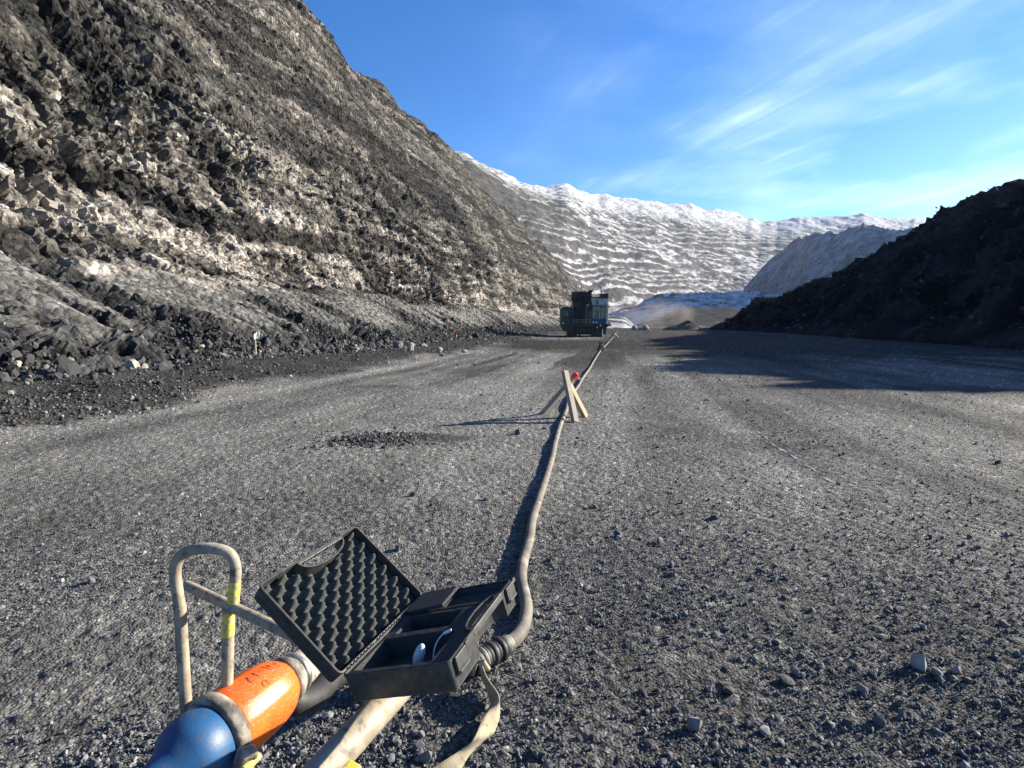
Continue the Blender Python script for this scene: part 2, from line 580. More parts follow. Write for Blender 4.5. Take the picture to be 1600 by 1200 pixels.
def make_ground():
    ncol, nrow = 820, 620
    th = np.linspace(-R(60), R(60), ncol)
    q = np.linspace(866 * 1.6 / 1.15, 866 * 1.6 / 420, nrow)
    d = 866 * 1.6 / q
    T, D = np.meshgrid(np.tan(th), d, indexing='ij')
    x, y = T * D, D
    jit = D * 0.0012
    x = x + (vn(x * 37, y * 37, 1) - 0.5) * jit
    h = gheight(x, y)
    near = 1 - sst(9, 22, y)
    a1, a2, ac, _, _ = worley(x / 0.085, y / 0.085, 111)
    b1, b2, bc, _, _ = worley(x / 0.035, y / 0.035, 112)
    h = h + near * (np.clip(0.5 - a1, 0, 1) * 0.020 * (ac > 0.6) * (ac * 1.5) + np.clip(0.55 - b1, 0, 1) * 0.014 * bc)
    # colour
    v = VD[0] * x + VD[1] * y
    uu = UD[0] * x + UD[1] * y
    lite = np.array([0.272, 0.272, 0.256])
    drk = np.array([0.028, 0.028, 0.028])
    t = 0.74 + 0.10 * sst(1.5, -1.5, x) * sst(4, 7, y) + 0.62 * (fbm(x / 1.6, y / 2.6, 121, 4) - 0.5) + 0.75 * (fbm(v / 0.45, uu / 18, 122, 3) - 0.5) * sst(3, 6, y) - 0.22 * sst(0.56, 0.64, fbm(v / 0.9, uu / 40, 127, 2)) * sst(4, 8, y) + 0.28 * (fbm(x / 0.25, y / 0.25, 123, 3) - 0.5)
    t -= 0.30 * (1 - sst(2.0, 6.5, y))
    e = 1.3 * (fbm(x / 2.5, y / 3.5, 124, 4) - 0.5)
    k = sst(8.6, 9.6, v + e * 1.6) * 0.85                                    # coal along the wall's foot
    band = sst(31, 36, y + e * 6) * (1 - sst(52, 64, y + e * 8)) * (1 - sst(11, 13, x + e * 2)) * sst(-2.5, 0, x + e * 2)
    k = np.maximum(k, band * 0.92)                                            # churned coal before the rig
    soil_shade = sst(20, 30, y + e * 10) * sst(0.105, 0.15, (x + 3.0 * e) / (y + 12) ) * 0.85  # dark soil band; also paints over sunlit gaps in the spoil hill's shadow
    k = np.maximum(k, soil_shade)
    k = np.maximum(k, sst(60, 75, y + e * 12) * 0.8)
    strk = sst(0.55, 0.66, fbm(v / 1.7 + 0.4 * e, uu / 26, 125, 2)) * sst(14, 24, y) * 0.8
    k = np.maximum(k, strk)
    for (cx, cy, rx, ry, s) in ((-2.0, 7.5, 0.75, 0.42, 0.8), (-1.15, 7.75, 0.6, 0.3, 0.65), (-3.4, 13.9, 1.2, 0.3, 0.5), (3.5, 7.2, 1.0, 0.4, 0.35)):
        rr = np.hypot((x - cx) / rx, (y - cy) / ry) + e * 0.7 + 1.5 * (fbm(x / 0.22, y / 0.3, 128, 4) - 0.5)
        k = np.maximum(k, s * (1 - sst(0.5, 1.25, rr)))
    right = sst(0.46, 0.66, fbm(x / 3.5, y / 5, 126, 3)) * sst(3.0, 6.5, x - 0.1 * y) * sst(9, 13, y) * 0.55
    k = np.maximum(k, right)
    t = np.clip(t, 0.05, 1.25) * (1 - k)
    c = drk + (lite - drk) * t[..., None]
    spk = (bc > 0.9) & (b1 < 0.4)
    c = np.where(spk[..., None], c * 1.9, c)
    brown = np.array([1.08, 1.0, 0.9])
    c = c * (1 + (brown - 1) * (0.3 + 0.7 * band)[..., None])
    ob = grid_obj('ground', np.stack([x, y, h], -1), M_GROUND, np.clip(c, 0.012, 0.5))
    tag(ob, kind='structure', label='flat pit floor of crushed grey coal and gravel')
    # beyond the modelled floor and behind the camera
    S_ = 3600
    mesh_obj('pit_floor', [(-S_, -S_, -1.2), (S_, -S_, -1.2), (S_, S_, -1.2), (-S_, S_, -1.2)], [(0, 1, 2, 3)],
             pm('pit_floor_dirt', (0.05, 0.05, 0.05), (0.12, 0.12, 0.12), scale=0.2, rough=0.9))['kind'] = 'structure'


make_ground()

# ---------------------------------------------------------------- dark spoil hill on the right


def ridge_hill():
    n, m = 260, 170
    # ridge line and toe line, from near to far
    ridge = np.array([(47.5, 21, 11), (50, 34, 16.8), (56, 52, 18.5), (62, 76, 18.5), (63, 100, 12.4), (62, 118, 9.0), (60, 136, 6.0), (58.5, 150, 2.6), (57, 160, 0.3)], float)
    toe = np.array([(33, 16, 0), (31, 33, 0), (36, 52, 0), (42, 76, 0), (47, 98, 0), (50.5, 118, 0), (53, 136, 0), (55, 150, 0), (56.3, 160, 0)], float)
    tt = np.linspace(0, 1, n)
    k = np.linspace(0, 1, len(ridge))
    rl = np.stack([np.interp(tt, k, ridge[:, i]) for i in range(3)], -1)
    tl = np.stack([np.interp(tt, k, toe[:, i]) for i in range(3)], -1)
    s = np.linspace(0, 1, m)
    Pn = np.zeros((n, m, 3))
    for j, q in enumerate(s):
        if q < 0.6:
            f = q / 0.6
            Pn[:, j] = tl + (rl - tl) * f
            Pn[:, j, 2] = rl[:, 2] * (f ** 0.92)
        else:
            f = (q - 0.6) / 0.4
            Pn[:, j] = rl + np.array([34, 6, 0]) * f
            Pn[:, j, 2] = rl[:, 2] * (1 - 0.25 * f)
    a = Pn[..., 1] + Pn[..., 0]
    b = Pn[..., 2] * 1.4 + Pn[..., 0] * 0.5
    amp = sst(0, 0.12, s)[None, :]
    d = (fbm(a / 7, b / 7, 131, 4) - 0.5) * 5.0 + (worley(a / 1.6, b / 1.6, 132)[2] - 0.5) * 1.0 + (worley(a / 0.6, b / 0.6, 133)[2] - 0.5) * 0.7 - 1.2 * np.exp(-np.abs(fbm(a / 5, b / 40, 135, 3) - 0.5) * 30)
    d *= amp * sst(0, 6, rl[:, 2])[:, None]
    Pn[..., 2] += d * 0.8
    Pn[..., 0] -= d * 0.5
    Pn[:, 0, 2] = -0.6
    t = fbm(a / 4, b / 4, 134, 4)
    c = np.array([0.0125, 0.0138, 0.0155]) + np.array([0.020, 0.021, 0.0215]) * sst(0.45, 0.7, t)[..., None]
    global HILL_P
    HILL_P = Pn[:, 4:100].reshape(-1, 3)
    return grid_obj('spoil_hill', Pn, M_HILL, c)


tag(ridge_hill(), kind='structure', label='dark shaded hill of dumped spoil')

# ---------------------------------------------------------------- mountains and mined benches far off


def far_terrain(name, p0, p1, n, m, kp, ks, kc, kf, back):
    pxs = np.linspace(p0, p1, n)
    th = np.arctan((pxs - 800) / F)
    # skyline height in the photograph's direction, distance of crest and foot
    ys = np.interp(pxs, kp, ks)
    rc = np.interp(pxs, kp, kc)
    rf = np.interp(pxs, kp, kf)
    ys = ys + (fbm(pxs / 26, pxs * 0, 141, 4) - 0.5) * 9
    crest = (506 - ys) / F * rc + 1.6
    # rows: distance
    base = far_spaced(0, 1, m, 0.7)
    r0 = 175.0 if back else 280.0
    D = np.zeros((n, m))
    na = int(m * 0.30)
    nb = int(m * 0.62)
    for i in range(n):
        D[i] = np.r_[np.geomspace(r0, rf[i], na, endpoint=False), np.linspace(rf[i], rc[i], nb, endpoint=False), np.linspace(rc[i], rc[i] + 900, m - na - nb)]
    T = np.tan(th)[:, None] + 0 * D
    X, Y = T * D, D
    q = np.clip((D - rf[:, None]) / (rc - rf)[:, None], 0, 1)
    steep = sst(960, 760, pxs)[:, None]
    qq = q ** (1.0 + 0.25 * (1 - steep))
    H = -1 + (crest[:, None] + 1) * qq
    big = (fbm(X / 260, Y / 260, 142, 5) - 0.5)
    H += big * 46 * np.sin(np.pi * np.clip(q, 0, 1)) ** 0.7
    # mining benches
    hw = H + (fbm(X / 170, Y / 170, 144, 5) - 0.5) * 30 - 0.02 * X
    rl_ = random.Random(4)
    lev = [-60.0]
    while lev[-1] < 900:
        lev.append(lev[-1] + rl_.choice((11, 14, 17, 21, 26, 30)))
    lev = np.array(lev)
    li = np.clip(np.searchsorted(lev, hw) - 1, 0, len(lev) - 2)
    b0, bh = lev[li], lev[li + 1] - lev[li]
    fl = 0
    fr = (hw - b0) / bh
    stp = np.where(fr < 0.36, 0.12 * fr / 0.36, np.where(fr < 0.62, 0.12 + 0.30 * (fr - 0.36) / 0.26, 0.42 + 0.58 * (fr - 0.62) / 0.38))
    bm_ = sst(0.02, 0.08, q) * (1 - sst(0.62, 0.86, q + 0.25 * (fbm(X / 300, Y / 300, 145, 2) - 0.5)))
    bm_ = bm_ * (0.25 + 0.75 * sst(0.36, 0.48, fbm(X / 180, Y / 180, 146, 2)))
    H = H + (b0 + stp * bh - hw) * bm_
    # spoil mounds before the foot
    mound = np.zeros_like(H)
    mshade = np.zeros_like(H)

    def ridge(px0, px1, py, y, depth, rough, s):
        nonlocal mound
        hh = (506 - py) / F * y + 1.6
        xs = pxs[:, None] + (fbm(pxs / 40, pxs * 0, s, 3)[:, None] - 0.5) * 30
        env = sst(px0, px0 + 0.35 * (px1 - px0), xs) * (1 - sst(px1 - 0.25 * (px1 - px0), px1, xs))
        prof_ = np.clip(1 - np.abs(D - y) / depth, 0, 1)
        bump_ = 1 + rough * (fbm(X / 40, Y / 40, s + 3, 5) - 0.5) + 0.35 * rough * (fbm(pxs / 60, pxs * 0, s + 5, 4)[:, None] - 0.5)
        mm = hh * env * prof_ * bump_
        mound = np.maximum(mound, mm)
        return mm
    if not back:
        H[:, 0] = -3
    ra = ridge(972, 1230, 480, 330, 70, 0.5, 151)
    rb = ridge(880, 1420, 455, 640, 190, 0.35, 161)
    rd = ridge(1130, 1700, 438, 780, 210, 0.3, 165)
    rcx = ridge(860, 1010, 493, 250, 45, 0.35, 171)
    if back:
        H = np.maximum(H, mound - 1)
    else:
        mound[:] = 0
        ra = rcx = mound
    face = bm_ * sst(0.55, 0.7, fr)
    H += (fbm(X / 60, Y / 60, 147, 4) - 0.5) * 16 * sst(0.0, 0.1, q)
    H += (fbm(X / 13, Y / 60, 148, 2) - 0.5) * 5 * face + (fbm(X / 16, Y / 16, 154, 2) - 0.5) * 3.0 * (1 - bm_) * sst(400, 560, D)
    H[:, 0] = -3
    H += 4.0 * (fbm(pxs[:, None] / 3.5 + 0 * D, H / 90, 157, 3) - 0.5) * 1.2 * sst(0.02, 0.1, q) * (not back)
    # snow lies on the gentler and the sheltered ground
    gx = np.gradient(H, axis=1) / np.maximum(np.gradient(D, axis=1), 0.1)
    slope = np.abs(gx)
    nz_ = fbm(X / 34, H / 9, 149, 5)
    nz2 = fbm(X / 9, H / 4 + Y / 40, 150, 4)
    sn = sst(0.52, 0.30, slope + 1.1 * (nz_ - 0.5) + 1.0 * (nz2 - 0.5)) * (1 - 0.45 * bm_)
    lowbench = bm_ * (1 - sst(0.46, 0.56, fr + 0.55 * (nz2 - 0.5)))
    sn = np.maximum(sn, lowbench * (0.45 + 0.55 * sst(0.3, 0.6, nz_)))
    sn *= 1 - 0.8 * face * sst(0.22, 0.5, fbm(X / 25, H / 8, 156, 4))
    hi = sst(0.74, 0.95, q)
    sn = np.maximum(sn, hi * sst(0.30, 0.52, nz_ + 0.25 * hi + 0.12 * (1 - steep)))
    sn *= 1 - 0.80 * steep * sst(0.26, 0.5, fbm(X / 60, H / 14, 152, 5)) * (1 - 0.55 * hi)
    sn *= 0.45 + 0.75 * sst(0.3, 0.6, fbm(X / 6, H / 3.5 + Y / 30, 155, 3))
    right = (0.0 if back else 1.0) + 0 * pxs[:, None]
    sn *= 1 - 0.22 * steep * (1 - hi)
    sn = np.maximum(sn, right * (0.50 + 0.45 * sst(0.3, 0.6, nz2) * sst(0.25, 0.6, fbm(X / 14, Y / 14 + H / 30, 158, 4))) * (1 - sst(0.93, 0.99, q)))
    nearm = (mound - 1 > H - 6) & (D < 420)
    sn = np.where((ra > 1.0), 0.06 + 0.5 * sst(0.58, 0.7, nz_), sn)
    sn = np.where((rcx > 1.0), 0.25 + 0.7 * sst(0.42, 0.6, fbm((X + Y) / 5, Y / 60, 153, 2)), sn)
    sn = np.where((D < 230) & (rcx < 1.0), 0.0, sn)
    sn = np.where((sn > 0.92) | (not back), sn, sn * sst(0.06, 0.46, sn + 0.35 * (fbm(X / 5.5, H / 3.5 + Y / 40, 159, 3) - 0.5)))
    snow = np.array([0.50, 0.505, 0.51]) * (1 if back else 0.62)  # the spur's snow is darkened in colour to deepen its shade
    rk = np.array([0.056, 0.053, 0.049]) * (0.35 + 1.3 * nz2)[..., None] * (0.85 + 0.35 * (1 - steep))[..., None]
    rk = np.where((D < 420)[..., None], np.array([0.032, 0.032, 0.033]), rk)
    c = rk + (snow - rk) * np.clip(sn, 0, 1)[..., None]
    return grid_obj(name, np.stack([X, Y, H], -1), M_FAR, np.clip(c, 0.02, 0.85))


FAR_ = far_terrain
tag(far_terrain('mountain', -300, 1430, 720, 470, [-300, 500, 640, 685, 740, 775, 808, 850, 885, 905, 960, 1020, 1080, 1140, 1178, 1200, 1256, 1330, 1430],
                [90, 175, 222, 238, 255, 272, 289, 298, 295, 306, 315, 322, 328, 338, 350, 352, 346, 341, 346],
                [1000, 1000, 1020, 1050, 1100, 1180, 1280, 1400, 1500, 1550, 1700, 1850, 2000, 2150, 2200, 2220, 2280, 2350, 2400],
                [330, 360, 380, 400, 430, 470, 520, 570, 620, 650, 740, 850, 960, 1060, 1080, 1090, 1100, 1100, 1100], True),
    kind='structure', label='snow dusted mountainside cut into mining benches')
tag(far_terrain('mountain_spur', 1100, 1900, 260, 190, [1100, 1130, 1150, 1168, 1186, 1204, 1226, 1256, 1330, 1450, 1600, 1900], [504, 482, 462, 440, 418, 400, 384, 372, 362, 352, 350, 352],
                [1050, 945, 900, 860, 830, 800, 755, 640, 525, 470, 440, 430], [900, 790, 740, 700, 670, 640, 600, 480, 375, 330, 310, 300], False),
    kind='structure', label='shaded snowy spur closing the pit on the right')


# ---------------------------------------------------------------- loose rock


def rock_mesh(name, seed, mat, flat=0.7, sub=2, sharp=0.35):
    rnd = random.Random(seed)
    bm = bmesh.new()
    bmesh.ops.create_icosphere(bm, subdivisions=sub, radius=0.5)
    # chop with random planes for flat broken sides
    planes = []
    for _ in range(7):
        d = Vector((rnd.gauss(0, 1), rnd.gauss(0, 1), rnd.gauss(0, 1))).normalized()
        planes.append((d, rnd.uniform(0.30, 0.46)))
    for v in bm.verts:
        for d, k in planes:
            e = v.co.dot(d) - k
            if e > 0:
                v.co -= d * e
        v.co += Vector((rnd.gauss(0, 1), rnd.gauss(0, 1), rnd.gauss(0, 1))) * 0.02 * sharp
        v.co.z *= flat
    me = bpy.data.meshes.new(name)
    bm.to_mesh(me)
    bm.free()
    me.materials.append(mat)
    return me


def put(name, me, loc, size, rot, label, cat, group=None):
    o = bpy.data.objects.new(name, me)
    COL.objects.link(o)
    o.location = loc
    o.scale = size
    o.rotation_euler = rot
    return tag(o, label, cat, group)


ROCKS = {k: [rock_mesh('%s_shape' % k, 100 * i + j, m, 0.75) for i in range(5)] for j, (k, m) in enumerate((('boulder', M_ROCK), ('dark_boulder', M_DROCK), ('stone', M_STONE), ('pale_stone', M_PSTONE), ('snowy_rock', M_SNOWROCK)))}


def on_wall_foot(px, py):
    """ground point under a boulder seen at this place on the scree's foot"""
    return gp(px, py)


BL = [  # px, py of its foot, width px, height px, kind, label
    (438, 556, 24, 17, 'boulder', 'large pale tan boulder, broadest of those beside the flagged stake'),
    (488, 557, 30, 15, 'dark_boulder', 'blue grey slab leaning at the scree foot, right of the tan boulder'),
    (495, 547, 9, 12, 'boulder', 'small upright tan rock on top of the blue grey slab'),
    (463, 553, 15, 9, 'dark_boulder', 'flat dark rock between the tan boulder and the blue grey slab'),
    (415, 546, 22, 15, 'dark_boulder', 'dark blocky boulder close behind the flagged stake'),
    (376, 545, 13, 14, 'boulder', 'pale pointed rock left of the flagged stake'),
    (366, 533, 9, 18, 'boulder', 'tall pale rock leaning in the dark rubble, uphill of the pointed one'),
    (611, 538, 13, 14, 'boulder', 'grey rounded boulder at the scree foot, left of the orange stained block'),
    (621, 548, 17, 16, 'dark_boulder', 'dark squat boulder leaning on the orange stained block'),
    (641, 552, 11, 22, 'boulder', 'tall tan block with an orange stain standing at the scree foot'),
    (661, 545, 11, 9, 'boulder', 'flat grey rock lying right of the tall tan block'),
    (678, 531, 9, 8, 'snowy_rock', 'small bright white rock high on the scree foot'),
    (686, 551, 10, 9, 'boulder', 'wedge of pale rock in the dark rubble by the far scree'),
    (556, 563, 7, 5, 'snowy_rock', 'small white stone on the dark strip before the scree'),
    (757, 533, 5, 5, 'snowy_rock', 'tiny white stone at the foot of a far stake'),
    (690, 557, 8, 5, 'dark_boulder', 'low dark rock at the edge of the pit floor by the far scree'),
    (725, 551, 9, 5, 'boulder', 'light chip of rock where the floor meets the far rubble'),
    (540, 551, 14, 9, 'dark_boulder', 'dark angular rock in the middle of the scree foot'),
    (580, 553, 13, 8, 'dark_boulder', 'broad low dark rock left of the grey rounded boulder'),
]
rr_ = random.Random(3)
for i, (px, py, wp, hp, kind, lab) in enumerate(BL):
    p = gp(px, py, 0.1)
    k = p.y / F
    ob = put('boulder' if 'boulder' in kind else 'rock', ROCKS[kind][i % 5], (p.x, p.y + 0.5 * wp * k, p.z + hp * k * 0.42), (wp * k * 1.25, wp * k * 1.1, hp * k * 1.45),
             (rr_.uniform(-.2, .2), rr_.uniform(-.2, .2), rr_.uniform(0, 6)), lab, 'boulder' if hp > 8 else 'rock')

# stones one can pick out on the pit floor
ST = [
    (646, 776, 11, 10, 'small square block of stone with a long shadow, left of the cable'),
    (1118, 812, 15, 9, 'dark wedge shaped stone near the right side of the gravel'),
    (1047, 902, 17, 9, 'flat dark stone, middle one of three right of the cable'),
    (1063, 924, 15, 7, 'dark stone lying lowest of three right of the cable'),
    (1104, 921, 11, 8, 'pale squarish stone right of the dark flat stones'),
    (1233, 1072, 26, 15, 'largest stone at the right, dark with a sharp ridge'),
    (1140, 1085, 20, 12, 'dark humped stone left of the largest one'),
    (1005, 1085, 15, 10, 'pair-like dark stone in the lower gravel, its left side lit'),
    (1192, 898, 14, 10, 'dark rough stone with a lit crest at the right of the gravel'),
    (965, 912, 11, 6, 'low grey stone halfway between the cable and the dark flat stones'),
    (905, 1160, 14, 9, 'rounded brownish stone in the gravel right of the strap'),
    (1016, 1172, 24, 14, 'broad dark stone at the lower middle of the gravel'),
    (880, 851, 9, 5, 'pale flat chip close to the right of the cable'),
    (858, 878, 9, 7, 'dark lump touching the right of the cable'),
    (929, 917, 6, 6, 'small pale triangular chip right of the cable bend'),
    (1228, 937, 12, 8, 'dark oval stone nearest the right rim of the gravel'),
    (1242, 860, 8, 6, 'grey stone at the far right of the gravel'),
    (1106, 627, 9, 5, 'lone dark lump out on the pale floor right of the tripod'),
    (735, 1122, 13, 10, 'rough lump of coal left of the strap'),
    (706, 1152, 12, 10, 'upright stone beside the tan rail'),
    (760, 782, 10, 6, 'dark lump by the shadow of the cable'),
    (500, 704, 9, 6, 'pale stone at the left end of the dark hollow'),
    (527, 704, 9, 6, 'pale stone in the middle of the dark hollow'),
    (542, 697, 7, 6, 'pinkish stone at the back of the dark hollow'),
    (445, 706, 8, 6, 'white stone apart from the dark hollow, to its left'),
    (472, 713, 8, 5, 'grey stone just in front of the dark hollow'),
    (519, 686, 6, 5, 'small stone on the far rim of the dark hollow'),
]
for i, (px, py, wp, hp, lab) in enumerate(ST):
    p = gp(px, py)
    k = p.y / F
    pale = any(w_ in lab for w_ in ('pale', 'white', 'pinkish'))
    put('stone', ROCKS['pale_stone' if pale else 'stone'][i % 5], (p.x, p.y + 0.3 * wp * k, p.z + hp * k * 0.24), (wp * k * 1.15, wp * k * 1.1, hp * k * 1.3),
        (rr_.uniform(-.4, .4), rr_.uniform(-.4, .4), rr_.uniform(0, 6)), lab, 'stone')

# pale rocks and a low heap out where the floor ends
for i, (px, py, wp, hp, lab) in enumerate([
    (991, 516, 7, 9, 'tall snowy block left of the distant white rocks'),
    (1000, 516, 6, 5, 'low snowy rock left in the row of distant white rocks'),
    (1008, 516, 9, 9, 'highest of the distant white rocks past the drill rig'),
    (1015, 517, 4, 3, 'smallest of the distant white rocks, at the right end')]):
    p = gp(px, py)
    k = p.y / F
    put('snowy_rock', ROCKS['snowy_rock'][i], (p.x, p.y, p.z + hp * k * 0.35), (wp * k * 1.2, wp * k * 1.2, hp * k * 1.6), (0.2, 0.1, i * 1.3), lab, 'rock')


def heap(name, px, py, wp, hp, seed, c, label):
    p = gp(px, py)
    k = p.y / F
    n, m = 90, 36
    a = np.linspace(0, 2 * np.pi, n)
    r = np.linspace(0, 1, m)
    A, Rr = np.meshgrid(a, r, indexing='ij')
    Xh = np.cos(A) * Rr * wp * k * 0.5
    Yh = np.sin(A) * Rr * wp * k * 0.45
    pr = np.clip(1 - Rr, 0, 1) ** 0.9
    Zh = pr * hp * k * (1 + 0.7 * (fbm(Xh / (wp * k * 0.17) + seed, Yh / (wp * k * 0.17), seed, 4) - 0.5)) - 0.05 * Rr
    Zh += (worley(Xh / 0.4, Yh / 0.4, seed)[2] - 0.5) * 0.3 * sst(1.0, 0.8, Rr)
    ca, sa = Xh[0] * 0, 0
    Zh[-1] = Zh[0]
    Cc = np.array(c) * (0.7 + 0.6 * fbm(Xh, Yh, seed + 9, 3))[..., None]
    o_ = grid_obj(name, np.stack([Xh, Yh, Zh], -1), M_HILL, Cc)
    o_.location = (p.x, p.y, 0)
    return tag(o_, label, 'heap')


heap('gravel_heap', 1073, 516, 78, 14, 5, (0.10, 0.09, 0.075), 'low dark gravel heap out on the floor before the spoil hill')

# ---------------------------------------------------------------- gravel and rubble (nobody could count it)


def scatter(name, pts, size, mat, seed, sub=1, tint=None, flat=0.72):
    n = len(pts)
    rg = np.random.default_rng(seed)
    me = bpy.data.meshes.new(name)
    me.vertices.add(n)
    me.vertices.foreach_set('co', np.asarray(pts, np.float32).reshape(-1))
    rot = rg.uniform(0, 6.283, (n, 3)).astype(np.float32)
    sc = (size[:, None] * rg.uniform(0.6, 1.25, (n, 3)) * np.array([1, 1, flat])).astype(np.float32)
    for nm, arr in (('rot', rot), ('sc', sc)):
        a = me.attributes.new(nm, 'FLOAT_VECTOR', 'POINT')
        a.data.foreach_set('vector', arr.reshape(-1))
    if tint is not None:
        a = me.attributes.new('tint', 'FLOAT_VECTOR', 'POINT')
        a.data.foreach_set('vector', tint.astype(np.float32).reshape(-1))
        rot[:, :2] = rot[:, :2] * 0.05
        rot[:, 2] = math.atan2(UD[1], UD[0]) + rg.normal(0, 0.35, n)
        for nm, arr in (('rot', rot),):
            me.attributes[nm].data.foreach_set('vector', arr.reshape(-1))
    a = me.attributes.new('pick', 'INT', 'POINT')
    a.data.foreach_set('value', rg.integers(0, 6, n).astype(np.int32))
    ob = bpy.data.objects.new(name, me)
    COL.objects.link(ob)
    ob['kind'] = 'stuff'
    g = bpy.data.node_groups.new(name + '_nodes', 'GeometryNodeTree')
    g.interface.new_socket('Geometry', in_out='INPUT', socket_type='NodeSocketGeometry')
    g.interface.new_socket('Geometry', in_out='OUTPUT', socket_type='NodeSocketGeometry')
    gi, go = g.nodes.new('NodeGroupInput'), g.nodes.new('NodeGroupOutput')
    gti = g.nodes.new('GeometryNodeGeometryToInstance')
    for k in range(6):
        if sub:
            ico = g.nodes.new('GeometryNodeMeshIcoSphere')
            ico.inputs['Radius'].default_value = 0.5
            ico.inputs['Subdivisions'].default_value = sub
        else:
            ico = g.nodes.new('GeometryNodeMeshCube')
            for q_ in ('Vertices X', 'Vertices Y', 'Vertices Z'):
                ico.inputs[q_].default_value = 3
        sp_ = g.nodes.new('GeometryNodeSetPosition')
        ns_ = g.nodes.new('ShaderNodeTexNoise')
        ns_.noise_dimensions = '4D'
        ns_.inputs['W'].default_value = 7.7 * k + seed
        ns_.inputs['Scale'].default_value = 2.4
        vm = g.nodes.new('ShaderNodeVectorMath')
        vm.operation = 'SUBTRACT'
        vm.inputs[1].default_value = (0.5, 0.5, 0.5)
        vs_ = g.nodes.new('ShaderNodeVectorMath')
        vs_.operation = 'SCALE'
        vs_.inputs['Scale'].default_value = 0.8 if sub else 1.3
        g.links.new(ns_.outputs['Color'], vm.inputs[0])
        g.links.new(vm.outputs[0], vs_.inputs[0])
        g.links.new(vs_.outputs[0], sp_.inputs['Offset'])
        g.links.new(ico.outputs[0], sp_.inputs['Geometry'])
        smt = g.nodes.new('GeometryNodeSetMaterial')
        smt.inputs['Material'].default_value = mat
        g.links.new(sp_.outputs[0], smt.inputs['Geometry'])
        g.links.new(smt.outputs[0], gti.inputs[0])
    iop = g.nodes.new('GeometryNodeInstanceOnPoints')
    iop.inputs['Pick Instance'].default_value = True
    g.links.new(gi.outputs[0], iop.inputs['Points'])
    g.links.new(gti.outputs[0], iop.inputs['Instance'])

    def attr(nm, ty):
        q = g.nodes.new('GeometryNodeInputNamedAttribute')
        q.data_type = ty
        q.inputs['Name'].default_value = nm
        return q.outputs['Attribute']
    e2r = g.nodes.new('FunctionNodeEulerToRotation')
    g.links.new(attr('rot', 'FLOAT_VECTOR'), e2r.inputs[0])
    g.links.new(e2r.outputs[0], iop.inputs['Rotation'])
    g.links.new(attr('sc', 'FLOAT_VECTOR'), iop.inputs['Scale'])
    g.links.new(attr('pick', 'INT'), iop.inputs['Instance Index'])
    g.links.new(iop.outputs[0], go.inputs[0])
    md = ob.modifiers.new('scatter', 'NODES')
    md.node_group = g
    return ob


def inst_mat(name, a, b, c):
    m = pm(name, a, b, scale=3, rough=0.85)
    t = m.node_tree
    bs = t.nodes['Principled BSDF']
    oi = t.nodes.new('ShaderNodeObjectInfo')
    rc_ = t.nodes.new('ShaderNodeValToRGB')
    el = rc_.color_ramp.elements
    el[0].color, el[1].color = (*a, 1), (*c, 1)
    e = el.new(0.86)
    e.color = (*b, 1)
    t.links.new(oi.outputs['Random'], rc_.inputs[0])
    t.links.new(rc_.outputs[0], bs.inputs['Base Color'])
    bs.inputs['Specular IOR Level'].default_value = 0.4
    return m


M_GRAVEL = inst_mat('gravel_stone', (0.045, 0.047, 0.052), (0.145, 0.148, 0.152), (0.27, 0.265, 0.255))
M_RUB = inst_mat('rubble_stone', (0.015, 0.015, 0.015), (0.06, 0.058, 0.055), (0.30, 0.27, 0.22))

rg = np.random.default_rng(5)
n = 300000
th = rg.uniform(-R(54), R(54), n)
q = rg.uniform(866 * 1.6 / 55, 866 * 1.6 / 1.15, n)
d = 866 * 1.6 / q
x, y = np.tan(th) * d, d
size = np.exp(rg.normal(0, 0.6, n)) * 0.0056
size = np.maximum(size, d * 0.0013) * np.where(rg.random(n) < 0.02, 2.1, 1.0)
size = np.minimum(size, 0.10)
dens = fbm(x / 0.9, y / 1.2, 201, 4) + 0.25 * sst(0.5, 2.0, x)
keep = rg.random(n) < sst(0.25, 0.66, dens) * (1 - 0.72 * sst(0.8, -0.8, x - 0.08 * y) * sst(3.2, 5.5, y))
x, y, size = x[keep], y[keep], size[keep]
scatter('gravel', np.stack([x, y, gheight(x, y) + size * 0.22 + 0.004], -1), size, M_GRAVEL, 1)

# angular blocks standing out of the rock face
mt = inst_mat('broken_rock', (0.5, 0.5, 0.5), (1, 1, 1), (1.6, 1.6, 1.6))
tt_ = mt.node_tree
at_ = tt_.nodes.new('ShaderNodeAttribute')
at_.attribute_type = 'INSTANCER'
at_.attribute_name = 'tint'
bs_ = tt_.nodes['Principled BSDF']
src_ = bs_.inputs['Base Color'].links[0].from_socket
tt_.links.new(mixc(tt_, 1.0, at_.outputs['Vector'], src_, 'MULTIPLY'), bs_.inputs['Base Color'])
bs_.inputs['Specular IOR Level'].default_value = 0.1
wt = np.exp(-np.maximum(U, 0) / 55) * (rock > 0.6) * (U < 190) * (0.35 + 0.65 * sst(0.42, 0.6, fbm(U / 6, S / 5, 99, 3)))
wt = wt * np.gradient(u)[:, None] * np.gradient(sden)[None, :]
wt = wt * (1 - 0.75 * sst(16, 26, S))
ci = rg.choice(wt.size, 45000, p=(wt / wt.sum()).reshape(-1))
bp_ = P.reshape(-1, 3)[ci] + rg.normal(0, 0.03, (len(ci), 3)) - np.array([-VD[0], -VD[1], 0]) * 0.06
bsz = np.minimum(np.exp(rg.normal(0, 0.55, len(ci))) * (0.055 + 0.045 * cliff.reshape(-1)[ci]), 0.5)
scatter('broken_rock', bp_, bsz, mt, 9, 0, np.clip(col, 0.012, 0.5).reshape(-1, 3)[ci], 0.62)

